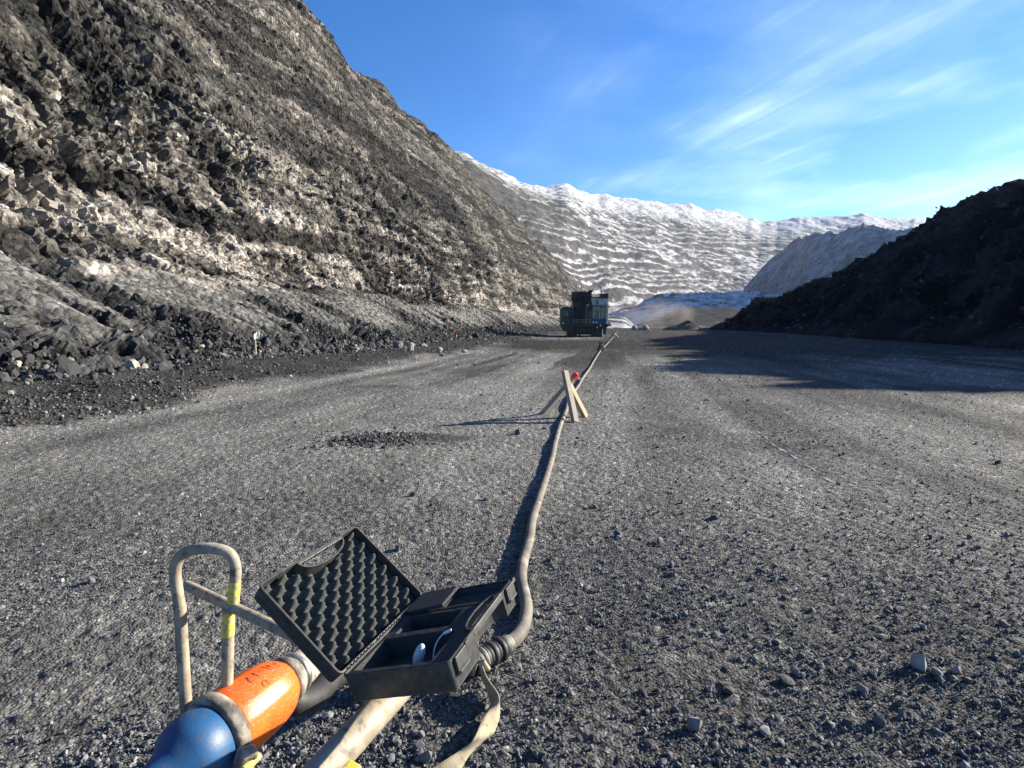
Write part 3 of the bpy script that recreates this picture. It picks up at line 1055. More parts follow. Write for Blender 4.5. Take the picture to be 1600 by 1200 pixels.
# sparser gravel farther out and lumps on the dark strip below the scree
n = 60000
th = rg.uniform(-R(48), R(40), n)
q = rg.uniform(866 * 1.6 / 90, 866 * 1.6 / 7, n)
d = 866 * 1.6 / q
x, y = np.tan(th) * d, d
v_ = VD[0] * x + VD[1] * y
strip = sst(8.2, 9.5, v_ + 2 * (fbm(x / 2.5, y / 3.5, 124, 4) - 0.5))
keep = (rg.random(n) < 0.16 * sst(0.38, 0.7, fbm(x / 2.2, y / 3, 203, 4)) + strip) & (v_ < 14)
x, y, strip = x[keep], y[keep], strip[keep]
size = np.minimum(np.exp(rg.normal(0, 0.5, len(x))) * np.maximum(0.020 + 0.018 * strip, y * 0.0017), 0.3)
pt_ = np.stack([x, y, gheight(x, y) + size * 0.15], -1)
scatter('coarse_gravel', pt_[strip < 0.3], size[strip < 0.3], M_GRAVEL, 4)
scatter('coal_lumps', pt_[strip >= 0.3], size[strip >= 0.3], M_RUB, 6)

# crumbs of coal in the hollow left of the tripod, and rocks on the spoil hill
n = 900
x = rg.normal(-1.85, 0.48, n)
y = rg.normal(7.5, 0.26, n)
size = np.minimum(np.exp(rg.normal(0, 0.5, n)) * 0.022, 0.07)
scatter('coal_crumbs', np.stack([x, y, gheight(x, y) + size * 0.2], -1), size, M_RUB, 11)
hi_ = rg.choice(len(HILL_P), 9000)
scatter('spoil_rocks', HILL_P[hi_] + rg.normal(0, 0.25, (9000, 3)) * np.array([1, 1, 0.2]), np.minimum(np.exp(rg.normal(0, 0.6, 9000)) * 0.22, 0.9), inst_mat('spoil_rock', (0.010, 0.011, 0.012), (0.03, 0.031, 0.032), (0.12, 0.118, 0.11)), 12, 2)

# coarse rubble on the scree and along its foot
n = 26000
uu = rg.uniform(-8, 150, n) ** 1.0
uu = -8 + 158 * rg.random(n) ** 1.7
ss = np.abs(rg.normal(0, 2.4, n))
vv = 13.3 + ss * 0.88 - rg.exponential(0.9, n) * (rg.random(n) < 0.55)
hh = np.interp(np.maximum(vv - 13.3, 0), prof[:, 0], prof[:, 1])
fn = fbm(uu / 2.0 + 0.10 * ss, ss / 40, 71, 4) + 0.035 * (ss - 4) * (ss > 1)
keep = (ss < 6.5) & (rg.random(n) < np.where((fn > 0.47) & (ss > 1.2), 0.06, 1.0))
uu, vv, hh = uu[keep], vv[keep], hh[keep]
x, y = UD[0] * uu + VD[0] * vv, UD[1] * uu + VD[1] * vv
size = np.exp(rg.normal(0, 0.6, len(uu))) * 0.065 * (0.6 + 1.0 * np.exp(-np.abs(vv - 13.6) / 1.5))
size = np.minimum(size, 0.75)
hw_ = gheight(x, y)
scatter('rubble', np.stack([x, y, np.maximum(hh, hw_) + size * 0.15], -1), size, M_RUB, 2, 2)
# ---------------------------------------------------------------- more materials
M_BLACKP = pm('black_plastic', (0.036, 0.037, 0.035), (0.060, 0.060, 0.055), scale=60, rough=0.48, bump=0.3, bscale=900, bdist=0.0006, spec=0.22, c3=(0.12, 0.112, 0.098), s3=34, a3=(0.60, 0.82))
M_FOAM = pm('charcoal_foam', (0.045, 0.048, 0.045), (0.085, 0.088, 0.08), scale=300, rough=1.0, bump=0.8, bscale=700, bdist=0.0015, spec=0.05)
M_FLATF = pm('flat_foam', (0.035, 0.037, 0.038), (0.07, 0.07, 0.068), scale=240, rough=1.0, bump=0.6, bscale=700, bdist=0.001, spec=0.05)
M_CABLE = pm('dusty_cable', (0.075, 0.064, 0.051), (0.16, 0.136, 0.106), scale=7, rough=0.75, bump=0.4, bscale=60, bdist=0.003, c3=(0.26, 0.23, 0.19), s3=11, a3=(0.55, 0.72))
M_RUBBER = pm('black_rubber', (0.012, 0.012, 0.012), (0.03, 0.028, 0.026), scale=20, rough=0.6, bump=0.3, bscale=90, bdist=0.003)
M_TAPE = pm('dirty_tape', (0.32, 0.27, 0.19), (0.50, 0.44, 0.34), scale=25, rough=0.7, bump=0.5, bscale=90, bdist=0.003, c3=(0.06, 0.05, 0.04), s3=40, a3=(0.58, 0.7))
M_STRAP = pm('webbing', (0.235, 0.20, 0.125), (0.36, 0.31, 0.21), scale=9, rough=0.9, bump=0.9, bscale=260, bdist=0.002, stretch=(1, 1, 1), c3=(0.10, 0.085, 0.06), s3=30, a3=(0.58, 0.75))
M_ORANGE = pm('orange_enamel', (0.60, 0.095, 0.010), (0.70, 0.14, 0.016), scale=9, rough=0.36, bump=0.35, bscale=120, bdist=0.0015, c3=(0.42, 0.30, 0.20), s3=140, a3=(0.58, 0.72))
M_TAN = pm('tan_steel', (0.235, 0.195, 0.14), (0.34, 0.285, 0.21), scale=22, rough=0.6, bump=0.4, bscale=110, bdist=0.003, c3=(0.10, 0.078, 0.055), s3=38, a3=(0.54, 0.70))
M_YEL = pm('worn_yellow', (0.62, 0.50, 0.05), (0.70, 0.58, 0.09), scale=30, rough=0.6, c3=(0.35, 0.30, 0.22), s3=60, a3=(0.5, 0.58))
M_STEEL = pm('bare_steel', (0.30, 0.29, 0.28), (0.50, 0.49, 0.47), scale=30, rough=0.35, metal=0.8, bump=0.3, bscale=150, bdist=0.001)
M_DIRTYM = pm('dirty_metal', (0.07, 0.06, 0.05), (0.30, 0.26, 0.20), scale=22, rough=0.7, bump=0.7, bscale=70, bdist=0.004)
M_BLUE = pm('blue_enamel', (0.008, 0.06, 0.16), (0.012, 0.08, 0.20), scale=10, rough=0.5, bump=0.3, bscale=90, bdist=0.002, c3=(0.06, 0.06, 0.06), s3=60, a3=(0.52, 0.75))
M_INK = pm('marker_ink', (0.05, 0.016, 0.010), (0.22, 0.05, 0.012), scale=160, rough=0.6)
M_WOOD = pm('sawn_wood', (0.30, 0.215, 0.125), (0.40, 0.30, 0.19), scale=5, rough=0.8, bump=0.4, bscale=40, bdist=0.003, stretch=(9, 9, 0.7))
M_WOODG = pm('weathered_wood', (0.24, 0.205, 0.155), (0.35, 0.30, 0.23), scale=5, rough=0.85, bump=0.4, bscale=40, bdist=0.003, stretch=(9, 9, 0.7))
M_FLAGW = pm('new_wood', (0.50, 0.40, 0.24), (0.60, 0.50, 0.33), scale=5, rough=0.8, stretch=(9, 9, 0.7))
M_WOODD = pm('dark_wood', (0.06, 0.055, 0.05), (0.11, 0.10, 0.09), scale=5, rough=0.9)
M_RED = pm('red_paint', (0.45, 0.025, 0.02), (0.55, 0.04, 0.03), scale=30, rough=0.7)
M_FLAG = pm('pale_flagging', (0.72, 0.70, 0.60), (0.80, 0.78, 0.70), scale=12, rough=0.8)
M_WHITE = pm('white_plastic', (0.72, 0.72, 0.70), (0.80, 0.80, 0.78), scale=20, rough=0.4)
M_PALEB = pm('pale_blue_plastic', (0.42, 0.50, 0.56), (0.52, 0.60, 0.66), scale=20, rough=0.3)

# ---------------------------------------------------------------- trailing cable on the ground
cpx = [(966, 516.5), (962, 521), (956, 529), (948, 538), (938, 548.5), (929, 562), (921, 575), (911, 591), (905, 601), (896, 613), (888, 628), (884, 641), (876, 664), (868, 689), (861, 714), (853, 745),
       (843, 777), (832, 812), (825, 843), (820, 872), (817, 902), (819, 930), (820, 952), (814, 980), (802, 1000), (790, 1010)]
CR = 0.036
cable = empty('trailing_cable', gp(820, 900), 0, 'long dust covered power cable lying across the pit floor to the drill rig', 'cable')
inv = Matrix.Translation(-Vector(cable.location))


def loc_of(root, pts):
    b = Vector(root.location)
    return [Vector(p) - b for p in pts]


gpt = []
for i, (px, py) in enumerate(cpx):
    p = gp(px, py, 0.03)
    gpt.append(Vector((p.x + 0.012 * math.sin(p.y * 5.1) * (p.y < 20), p.y, CR * 0.8 + float(gheight(np.array([p.x]), np.array([p.y]))[0]))))
path = catmull(gpt, 9)
MB().tube(loc_of(cable, path), CR, 14).build('sheath', M_CABLE, cable, True)
# taped splice where the strap is tied on
sp_px = [(796, 1005), (784, 1012), (768, 1021), (752, 1030), (738, 1040)]
spp = catmull([gp(a, b, 0.06) for a, b in sp_px], 8)
ln_ = len(spp)
MB().tube(loc_of(cable, spp[:6]), [0.040, 0.044, 0.048, 0.046, 0.045, 0.043], 16).build('tape', M_TAPE, cable, True)
b_ = MB()
rs_ = random.Random(8)
for i in range(5, ln_ - 8, 3):
    k_ = rs_.uniform(-0.004, 0.006)
    b_.tube(loc_of(cable, spp[i:i + 5]), [0.046, 0.052 + k_, 0.054 + k_, 0.053 + k_, 0.046][:len(spp[i:i + 5])], 18)
b_.build('splice_wrap', M_RUBBER, cable, True)
MB().tube(loc_of(cable, spp[ln_ - 10:ln_ - 4]), [0.052, 0.058, 0.055, 0.057, 0.054, 0.05], 18).build('tape', M_TAPE, cable, True)
MB().tube(loc_of(cable, spp[ln_ - 6:]), [0.046] * 6, 16).build('splice_wrap', M_RUBBER, cable, True)

# strap: two edges, lying half on its edge
z4 = lambda a, b, z: gp(480 + a / 4.444, 1020 + b / 4.444, z)
L_ = [z4(1192, 80, .085), z4(1215, 170, .055), z4(1240, 240, .03), z4(1262, 305, .02), z4(1272, 365, .02), z4(1222, 445, .05), z4(1192, 520, .065), z4(1160, 590, .06), z4(1120, 640, .045), z4(1040, 692, .03), z4(950, 750, .025), z4(860, 808, .02), z4(760, 870, .02)]
Rr_ = [z4(1212, 80, .10), z4(1245, 165, .10), z4(1280, 220, .095), z4(1312, 262, .09), z4(1332, 305, .075), z4(1338, 400, .03), z4(1325, 490, .012), z4(1290, 565, .006), z4(1215, 625, .006), z4(1130, 710, .006), z4(1080, 790, .006), z4(1030, 850, .006), z4(940, 920, .006)]
Lc, Rc = catmull(L_, 6), catmull(Rr_, 6)
strap = empty('lifting_strap', Lc[-1].to_tuple(), 0, 'tan webbing strap tied to the taped splice and trailing over the gravel', 'strap')
vs, fs = [], []
nc = 5
for a, b in zip(Lc, Rc):
    for k in range(nc):
        vs.append(a.lerp(b, k / (nc - 1)) - Vector(strap.location))
for i in range(len(Lc) - 1):
    for k in range(nc - 1):
        fs.append((i * nc + k, i * nc + k + 1, (i + 1) * nc + k + 1, (i + 1) * nc + k))
so = mesh_obj('webbing', vs, fs, M_STRAP, strap, True)
md = so.modifiers.new('thickness', 'SOLIDIFY')
md.thickness = 0.004
md.offset = 0
MB().tube(loc_of(strap, [Lc[0] + Vector((-.03, 0, -.05)), Lc[0] + Vector((-.012, 0, .012)), Rc[0] + Vector((.01, 0, .012)), Rc[0] + Vector((.03, 0.01, -.03))]), 0.010, 8).build('knot', M_STRAP, strap, True)

# ---------------------------------------------------------------- tubular stand that carries coupler and case
SZ = 0.79
stand = empty('cable_stand', gp(470, 1080, SZ).to_tuple()[:2] + (0,), 0, 'tan tubular steel stand with a bent hoop under the open case', 'stand')
ps = [gp(612, 1088, SZ), gp(511, 1197, SZ)]
dr = (ps[1] - ps[0]).normalized()
rail = [ps[0] - dr * 0.28, ps[1] + dr * 0.55]
MB().tube(loc_of(stand, [rail[0].lerp(rail[1], t / 12) for t in range(13)]), 0.031, 20).build('rail', M_TAN, stand, True)
MB().box(gp(541, 1217, SZ + 0.005) - Vector(stand.location), (0.03, 0.05, 0.03), Euler((0, 0, -0.5)).to_matrix(), 0.004).build('clamp', M_YEL, stand)
a0, a1 = gp(362, 948, SZ + 0.01), gp(440, 985, SZ + 0.01)
da = (a0 - a1).normalized()
cx0 = a0 + da * 0.24
cx1 = a1 - da * 0.30
MB().tube(loc_of(stand, [cx0.lerp(cx1, t / 10) for t in range(11)]), 0.0150, 16).build('cross_tube', M_TAN, stand, True)
hb0 = a0 + da * (-0.005)
hoop = [hb0 + Vector((0, 0, 0.0)), hb0 + Vector((0.008, 0, 0.06)), hb0 + Vector((0.014, 0, 0.115)), hb0 + Vector((0.002, 0, 0.155)), hb0 + Vector((-0.035, 0, 0.172)), hb0 + Vector((-0.09, 0, 0.172)),
        hb0 + Vector((-0.135, 0, 0.155)), hb0 + Vector((-0.155, 0, 0.115)), hb0 + Vector((-0.155, 0, 0.06)), hb0 + Vector((-0.15, 0, 0.0))]
ho = MB().tube(loc_of(stand, catmull(hoop, 6)), 0.0155, 16).build('hoop', M_TAN, stand, True)
hc = catmull(hoop, 6)
pb = MB().tube(loc_of(stand, hc[2:9]), 0.0160, 16, cap=False).build('paint_band', M_YEL, ho, True)
legs = [(hb0 + Vector((-0.012, 0, -0.004)), Vector((-0.07, 0.02, 0))), (hb0 + Vector((-0.15, 0, 0.004)), Vector((-0.005, 0.0, 0))), (rail[0] + dr * 0.02, Vector((-0.16, 1.35, 0))), (rail[1] - dr * 0.06, Vector((0, -0.08, 0)))]
for i, (p, off) in enumerate(legs):
    q_ = Vector((p.x + off.x, p.y + off.y, 0.0))
    lg = MB().tube(loc_of(stand, [p, p.lerp(q_, 0.5), q_]), 0.0165, 14).build('leg', M_TAN if i else M_TAN, stand, True)
    MB().box(q_ + Vector((0, 0, 0.012)) - Vector(stand.location), (0.10, 0.10, 0.012), None, 0.002).build('foot_plate', M_DIRTYM, lg)
    if i == 0:
        MB().tube(loc_of(stand, [p.lerp(q_, 0.01), p.lerp(q_, 0.10)]), 0.0172, 14, cap=False).build('paint_band', M_YEL, lg, True)

# ---------------------------------------------------------------- orange cable coupler
CZ = 0.46
S0 = gp(443, 1066, CZ)
S1 = gp(355, 1135, CZ)
ax = (S1 - S0)
AL = ax.length
ax.normalize()
coup = empty('cable_coupler', S0.to_tuple(), 0, 'scuffed orange cable coupler with handwritten black marks', 'coupler')
side_ = Vector((0, 0, 1)).cross(ax).normalized()
upv = ax.cross(side_).normalized()


def lathe(profile, n, fl=0.0, nf=18):
    vs, fs = [], []
    for (t, r) in profile:
        for k in range(n):
            a = 2 * math.pi * k / n
            rr = r + fl * (0.5 + 0.5 * math.cos(nf * a)) ** 3
            vs.append(ax * t + (side_ * math.cos(a) + upv * math.sin(a)) * rr)
    for i in range(len(profile) - 1):
        for k in range(n):
            fs.append((i * n + k, (i + 1) * n + k, (i + 1) * n + (k + 1) % n, i * n + (k + 1) % n))
    fs.append(tuple(range(n)))
    fs.append(tuple(reversed([(len(profile) - 1) * n + k for k in range(n)])))
    return vs, fs


kk = 1.72 / 866
bell = [(0, 34), (4, 37), (14, 43), (24, 47), (40, 50.5), (60, 52), (90, 53), (110, 53), (114, 52)]
v_, f_ = lathe([(t * kk, r * kk) for t, r in bell], 120, 0.0010, 14)
bo = mesh_obj('bell', v_, f_, M_ORANGE, coup, True)
v_, f_ = lathe([(t * kk, r * kk) for t, r in [(113, 50), (114, 56), (122, 58), (130, 57), (134, 54)]], 64)
mesh_obj('locking_ring', v_, f_, M_DIRTYM, coup, True)
v_, f_ = lathe([(t * kk, r * kk) for t, r in [(-90, 22), (-60, 26), (-50, 28), (-34, 30), (-30, 29), (-24, 31), (-14, 32)]], 48)
mesh_obj('neck', v_, f_, M_TAPE, coup, True)
v_, f_ = lathe([(t * kk, r * kk) for t, r in [(-30, 31), (-29, 33.2), (-22, 33.6), (-21, 32)]], 48)
mesh_obj('hose_clamp', v_, f_, M_STEEL, coup, True)
v_, f_ = lathe([(t * kk, r * kk) for t, r in [(-15, 33), (-13, 36), (-7, 37.5), (-2, 37), (1, 34)]], 64)
mesh_obj('collar', v_, f_, M_DIRTYM, coup, True)
v_, f_ = lathe([(t * kk, r * kk) for t, r in [(132, 46), (136, 51), (168, 51), (182, 46), (196, 32), (216, 24), (236, 22)]], 64)
mesh_obj('plug_half', v_, f_, M_BLUE, coup, True)
lug = MB()
lv = gp(384, 1184, CZ - 0.01) - S0
lug.box(lv, (0.05, 0.04, 0.05), Euler((0.2, 0.3, 0.7)).to_matrix(), 0.009)
lug.build('lug', M_DIRTYM, coup)
for q_, t_ in ((gp(386, 1192, CZ - 0.03), 0.1), (gp(330, 1190, CZ - 0.03), 0)):
    MB().tube([q_ - S0, Vector((q_.x - 0.02, q_.y - 0.03, 0.0)) - S0], 0.017, 12).build('support_leg', M_DIRTYM, coup, True)
MB().tube([gp(380, 1205, CZ - 0.02) - S0, gp(403, 1181, CZ - 0.02) - S0], 0.012, 10).build('pin', M_YEL, coup, True)
# tail cable leaves the blue half and drops out of sight
e0 = S0 + ax * 228 * kk
MB().tube([p - S0 for p in catmull([e0, e0 + ax * 0.15 + Vector((0, 0, -0.04)), e0 + ax * 0.35 + Vector((-0.03, 0, -0.25)), e0 + ax * 0.6 + Vector((-0.05, -.02, 0.045 - e0.z)), e0 + ax * 1.2 + Vector((-0.3, 0, 0.045 - e0.z))], 8)], 0.04, 14).build('tail_cable', M_RUBBER, coup, True)
# outlet hose from the coupler's neck down behind the case to the splice
hp_ = [gp(446, 1074, CZ - 0.05), gp(462, 1098, CZ - 0.10), gp(494, 1087, CZ - 0.16), gp(530, 1054, 0.22), gp(610, 1034, 0.13), gp(690, 1034, 0.09), gp(738, 1038, 0.065)]
hose = empty('outlet_hose', hp_[-1].to_tuple(), 0, 'black rubber hose sagging between the orange coupler and the taped splice', 'hose')
MB().tube(loc_of(hose, catmull(hp_, 8)), 0.042, 18).build('hose_wall', M_RUBBER, hose, True)
MB().tube(loc_of(hose, catmull(hp_, 8)[-7:]), 0.048, 18).build('cuff', M_DIRTYM, hose, True)


def letters(txt, size, t0, ang, name):
    """ink lettering laid on the bell along its axis"""
    cu = bpy.data.curves.new('lettering', 'FONT')
    cu.body = txt
    cu.size = size
    cu.space_character = 1.15
    cu.offset = -size * 0.012
    to = bpy.data.objects.new('lettering_source', cu)
    COL.objects.link(to)
    dg = bpy.context.evaluated_depsgraph_get()
    me = bpy.data.meshes.new_from_object(to.evaluated_get(dg))
    bpy.data.objects.remove(to)
    bmx = bmesh.new()
    bmx.from_mesh(me)
    bmesh.ops.triangulate(bmx, faces=bmx.faces[:])
    bmesh.ops.subdivide_edges(bmx, edges=[e for e in bmx.edges if e.calc_length() > 0.004], cuts=2)
    tt = [a * kk for a, b in bell]
    rr = [b * kk for a, b in bell]
    for v in bmx.verts:
        t = t0 + v.co.x
        r = float(np.interp(t, tt, rr)) + 0.0012
        a = ang - v.co.y / r
        v.co = ax * t + (side_ * math.cos(a) + upv * math.sin(a)) * r
    bmx.to_mesh(me)
    bmx.free()
    me.materials.clear()
    me.materials.append(M_INK)
    ob = bpy.data.objects.new(name, me)
    COL.objects.link(ob)
    ob.parent = bo
    return ob


LET_A = R(90)
letters('FR-17', 0.045, 0.034, LET_A, 'lettering')
letters('- D', 0.032, 0.085, R(64), 'lettering')

# ---------------------------------------------------------------- black instrument case
HO = Vector((-0.28647, 1.20954, 0.89905))
RM = Matrix(((0.887, 0.341, -0.311), (-0.331, 0.94, 0.087), (0.322, 0.026, 0.946)))
WD, LN = 0.34, 0.2543
case = empty('instrument_case', HO.to_tuple(), 0, 'open black plastic instrument case with egg crate foam in its lid', 'case')
case.rotation_euler = RM.to_euler()


def outline(L, W, r, notch, n_in=22):
    """rounded rectangle x 0..L, y -W/2..W/2 with a handle notch cut from the x = L side; notch=(y0, y1, depth)"""
    p = []
    for cxx, cyy, a in ((L - r, W / 2 - r, 0), (r, W / 2 - r, 90), (r, -W / 2 + r, 180), (L - r, -W / 2 + r, 270)):
        for k in range(6):
            t = R(a + 90 * k / 5)
            p.append((cxx + r * math.cos(t), cyy + r * math.sin(t)))
    yc, ya = (notch[0] + notch[1]) / 2, (notch[1] - notch[0]) / 2
    for k in range(n_in + 1):
        t = math.pi * k / n_in
        p.append((L - notch[2] * math.sin(t) ** 0.75 if 0 < k < n_in else L, yc - ya * math.cos(t)))
    return p


def offset(p, d):
    out = []
    n = len(p)
    for i in range(n):
        a, b, c = Vector(p[i - 1]), Vector(p[i]), Vector(p[(i + 1) % n])
        e1, e2 = (b - a), (c - b)
        n1 = Vector((-e1.y, e1.x)).normalized()
        n2 = Vector((-e2.y, e2.x)).normalized()
        m = (n1 + n2)
        m = m.normalized() if m.length > 1e-6 else n1
        k = max(0.5, m.dot(n1))
        out.append(tuple(b + m * d / k))
    return out


def shell(h, notch, t=0.0032):
    p = outline(LN, WD, 0.012, notch)
    rings = [(offset(p, t), -h + t), (offset(p, t), -0.004), (offset(p, t), -0.0005), (offset(p, 0.0006), 0.0), (offset(p, -0.0012), -0.001), (offset(p, -0.0012), -0.006), (p, -0.0065), (offset(p, 0.003), -h + 0.006), (offset(p, 0.0075), -h)]
    vs, fs = [], []
    n = len(p)
    for rg_, z in rings:
        vs += [(a, b, z) for a, b in rg_]
    for i in range(len(rings) - 1):
        for k in range(n):
            fs.append((i * n + k, (i + 1) * n + k, (i + 1) * n + (k + 1) % n, i * n + (k + 1) % n))
    fs.append(tuple(range(n)))
    fs.append(tuple(reversed([(len(rings) - 1) * n + k for k in range(n)])))
    return vs, fs, p


HB, HL = 0.062, 0.044
nb = (-WD / 2 + 0.34 * WD, -WD / 2 + 0.80 * WD, 0.036)
v_, f_, pb_ = shell(HB, nb)
base = mesh_obj('base_shell', v_, f_, M_BLACKP, case, False)
nl = (WD / 2 - 0.80 * WD, WD / 2 - 0.34 * WD, 0.036)
v_, f_, pl_ = shell(HL, nl)
lid = mesh_obj('lid_shell', v_, f_, M_BLACKP, case, False)
for o_ in (base, lid):
    o_.data.polygons.foreach_set('use_smooth', [True] * len(o_.data.polygons))
    o_.data.set_sharp_from_angle(angle=R(40))
AN = R(122.2)
lid.matrix_local = Matrix(((math.cos(AN), 0, math.sin(AN), -0.0015), (0, -1, 0, 0), (math.sin(AN), 0, -math.cos(AN), 0.001), (0, 0, 0, 1)))


def bar(notch, par, z0, z1, nm):
    m = MB()
    y0, y1 = notch[0] - 0.004, notch[1] + 0.004
    m.box((LN - 0.0045, (y0 + y1) / 2, (z0 + z1) / 2), (0.011, y1 - y0, z1 - z0), None, 0.002)
    for yy in np.linspace(y0 + 0.02, y1 - 0.02, 4):
        m.box((LN - 0.0103, float(yy), (z0 + z1) / 2 + 0.001), (0.002, 0.004, z1 - z0))
    return m.build(nm, M_BLACKP, par)


bar(nb, base, -0.016, -0.0005, 'handle')
bar(nl, lid, -0.014, -0.0005, 'handle')

# egg crate foam in the lid
pp, pq = 0.0208, 0.0248
nx, ny = 118, 156
xs = np.linspace(0.0045, LN - 0.0045, nx)
ys = np.linspace(-WD / 2 + 0.0045, WD / 2 - 0.0045, ny)
XX, YY = np.meshgrid(xs, ys, indexing='ij')
cc = 0.5 + 0.5 * np.cos(np.pi * XX / pp + 0.6) * np.cos(np.pi * YY / pq)
ZZ = -HL + 0.006 + 0.034 * cc ** 1.0
yc, ya, nd = (nl[0] + nl[1]) / 2, (nl[1] - nl[0]) / 2, nl[2]
ee = np.hypot((YY - yc) / (ya + 0.006), np.maximum(XX - LN, -9) / (nd + 0.006))
inn = ee > 1.0
edge = np.minimum.reduce([XX - xs[0], xs[-1] - XX, YY - ys[0], ys[-1] - YY, (ee - 1) * 0.03])
ZZ = -HL + 0.006 + (ZZ + HL - 0.006) * (0.25 + 0.75 * sst(-0.001, 0.006, edge))


def masked_grid(name, X_, Y_, Z_, ok, mat, par, smooth=True):
    n_, m_ = X_.shape
    idx = np.arange(n_ * m_).reshape(n_, m_)
    good = ok[:-1, :-1] & ok[1:, :-1] & ok[1:, 1:] & ok[:-1, 1:]
    q_ = np.stack([idx[:-1, :-1], idx[1:, :-1], idx[1:, 1:], idx[:-1, 1:]], -1)[good]
    ob = mesh_obj(name, np.stack([X_, Y_, Z_], -1).reshape(-1, 3).tolist(), [tuple(map(int, f)) for f in q_], mat, par, smooth)
    return ob


masked_grid('egg_crate_foam', XX, YY, ZZ, inn, M_FOAM, lid)

# foam block with cut-outs in the base (a along the depth, b along the hinge, from the near end)
PK = [(0.055, 0.80, 0.06, 0.40, 0.046), (0.12, 0.68, 0.455, 0.665, 0.046), (0.06, 0.84, 0.695, 0.72, 0.02), (0.42, 0.93, 0.745, 0.955, 0.010)]  # the narrow slot is added to draw the dark line of a ledge's shadow
ex = sorted({round(e * LN + s * 0.0004, 6) for a0_, a1_, _, _, _ in PK for e in (a0_, a1_) for s in (-1, 1)})
ey = sorted({round(-WD / 2 + e * WD + s * 0.0004, 6) for _, _, b0_, b1_, _ in PK for e in (b0_, b1_) for s in (-1, 1)})
xs = np.array(sorted(set(np.round(np.linspace(0.004, LN - 0.004, 80), 6)) | set(ex)))
ys = np.array(sorted(set(np.round(np.linspace(-WD / 2 + 0.004, WD / 2 - 0.004, 100), 6)) | set(ey)))
XX, YY = np.meshgrid(xs, ys, indexing='ij')
ZZ = np.full(XX.shape, -0.005) + (fbm(XX / 0.02, YY / 0.02, 301, 3) - 0.5) * 0.0015
for a0_, a1_, b0_, b1_, dp in PK:
    m_ = (XX > a0_ * LN) & (XX < a1_ * LN) & (YY > -WD / 2 + b0_ * WD) & (YY < -WD / 2 + b1_ * WD)
    ZZ = np.where(m_, -0.005 - dp, ZZ)
yc, ya, nd = (nb[0] + nb[1]) / 2, (nb[1] - nb[0]) / 2, nb[2]
ee = np.hypot((YY - yc) / (ya + 0.0045), np.maximum(XX - LN, -9) / (nd + 0.0045))
masked_grid('foam_block', XX, YY, ZZ, ee > 1.0, M_FLATF, base, False)
fl = MB().box((0.21 * LN + 0.002, -WD / 2 + 0.855 * WD, 0.0015), (0.42 * LN, 0.275 * WD, 0.008), Euler((0.02, -0.03, 0.03)).to_matrix(), 0.0015).build('foam_flap', M_FLATF, base)
# latches
for yy in (-WD / 2 + 0.115 * WD, WD / 2 - 0.085 * WD):
    la = MB().box((LN + 0.0035, yy, -0.020), (0.006, 0.046, 0.036), Euler((0, 0.06, 0)).to_matrix(), 0.0015)
    la.box((LN + 0.006, yy, -0.033), (0.005, 0.040, 0.006), None, 0.001)
    la.build('latch', M_BLACKP, base)
    MB().box((LN + 0.0025, yy + 0.034, -0.006), (0.005, 0.014, 0.010), None, 0.001).build('catch', M_BLACKP, base)
for yy in (WD / 2 - 0.17 * WD, -WD / 2 + 0.13 * WD):
    m_ = MB()
    m_.box((LN + 0.0025, yy, -0.006), (0.006, 0.040, 0.009), None, 0.001)
    m_.box((LN + 0.002, yy + 0.024, -0.006), (0.003, 0.006, 0.006))
    m_.build('catch', M_BLACKP, lid)
hg = MB()
for i in range(26):
    yy = -WD / 2 + 0.02 + (WD - 0.04) * i / 25
    if i % 9 == 8:
        continue
    hg.box((-0.003, yy, -0.003), (0.007, 0.0075, 0.007), None, 0.0012)
    hg.box((0.003, yy + 0.006, 0.0012), (0.004, 0.003, 0.003))
hg.build('hinge', M_BLACKP, base)

# things kept in the case


def in_base(a, b, z):
    return HO + RM @ Vector((a * LN, -WD / 2 + b * WD, z))


pr_c = in_base(0.53, 0.225, -0.022)
probe = empty('probe', pr_c.to_tuple(), 0, 'pale blue oval instrument standing in the near foam compartment', 'instrument')
bm = bmesh.new()
bmesh.ops.create_uvsphere(bm, u_segments=24, v_segments=16, radius=1)
for v in bm.verts:
    v.co = Vector((v.co.x * 0.0115, v.co.y * 0.0125, v.co.z * 0.026))
    if v.co.z < -0.012:
        v.co.x *= 0.9
me = bpy.data.meshes.new('probe_body')
bm.to_mesh(me)
bm.free()
me.materials.append(M_PALEB)
me.polygons.foreach_set('use_smooth', [True] * len(me.polygons))
pbd = bpy.data.objects.new('probe_body', me)
COL.objects.link(pbd)
pbd.parent = probe
pbd.rotation_euler = (-0.15, 0.30, 0)
tp = MB()
tp.tube([Vector((-0.004, -0.002, -0.028)), Vector((-0.005, -0.002, -0.018))], 0.012, 20)
tp.build('probe_base', M_WHITE, probe, True)
wl = [in_base(0.66, 0.20, -0.046), in_base(0.655, 0.24, -0.026), in_base(0.66, 0.30, -0.012), in_base(0.70, 0.355, -0.004), in_base(0.755, 0.375, -0.003)]
lead = empty('instrument_lead', wl[0].to_tuple(), 0, 'thin pale lead curling out of the near foam compartment', 'lead')
MB().tube(loc_of(lead, catmull(wl, 8)), 0.0012, 8).build('wire', M_WHITE, lead, True)
MB().tube(loc_of(lead, [wl[-2], wl[-2].lerp(wl[-1], 0.5), wl[-1] + (wl[-1] - wl[-2]) * 0.15]), [0.003, 0.0036, 0.0034], 10).build('connector', M_WHITE, lead, True)
cb = in_base(0.20, 0.15, -0.047)
cbx = empty('clear_sleeve', cb.to_tuple(), 0, 'flat dark plastic sleeve lying in the near foam compartment', 'sleeve')
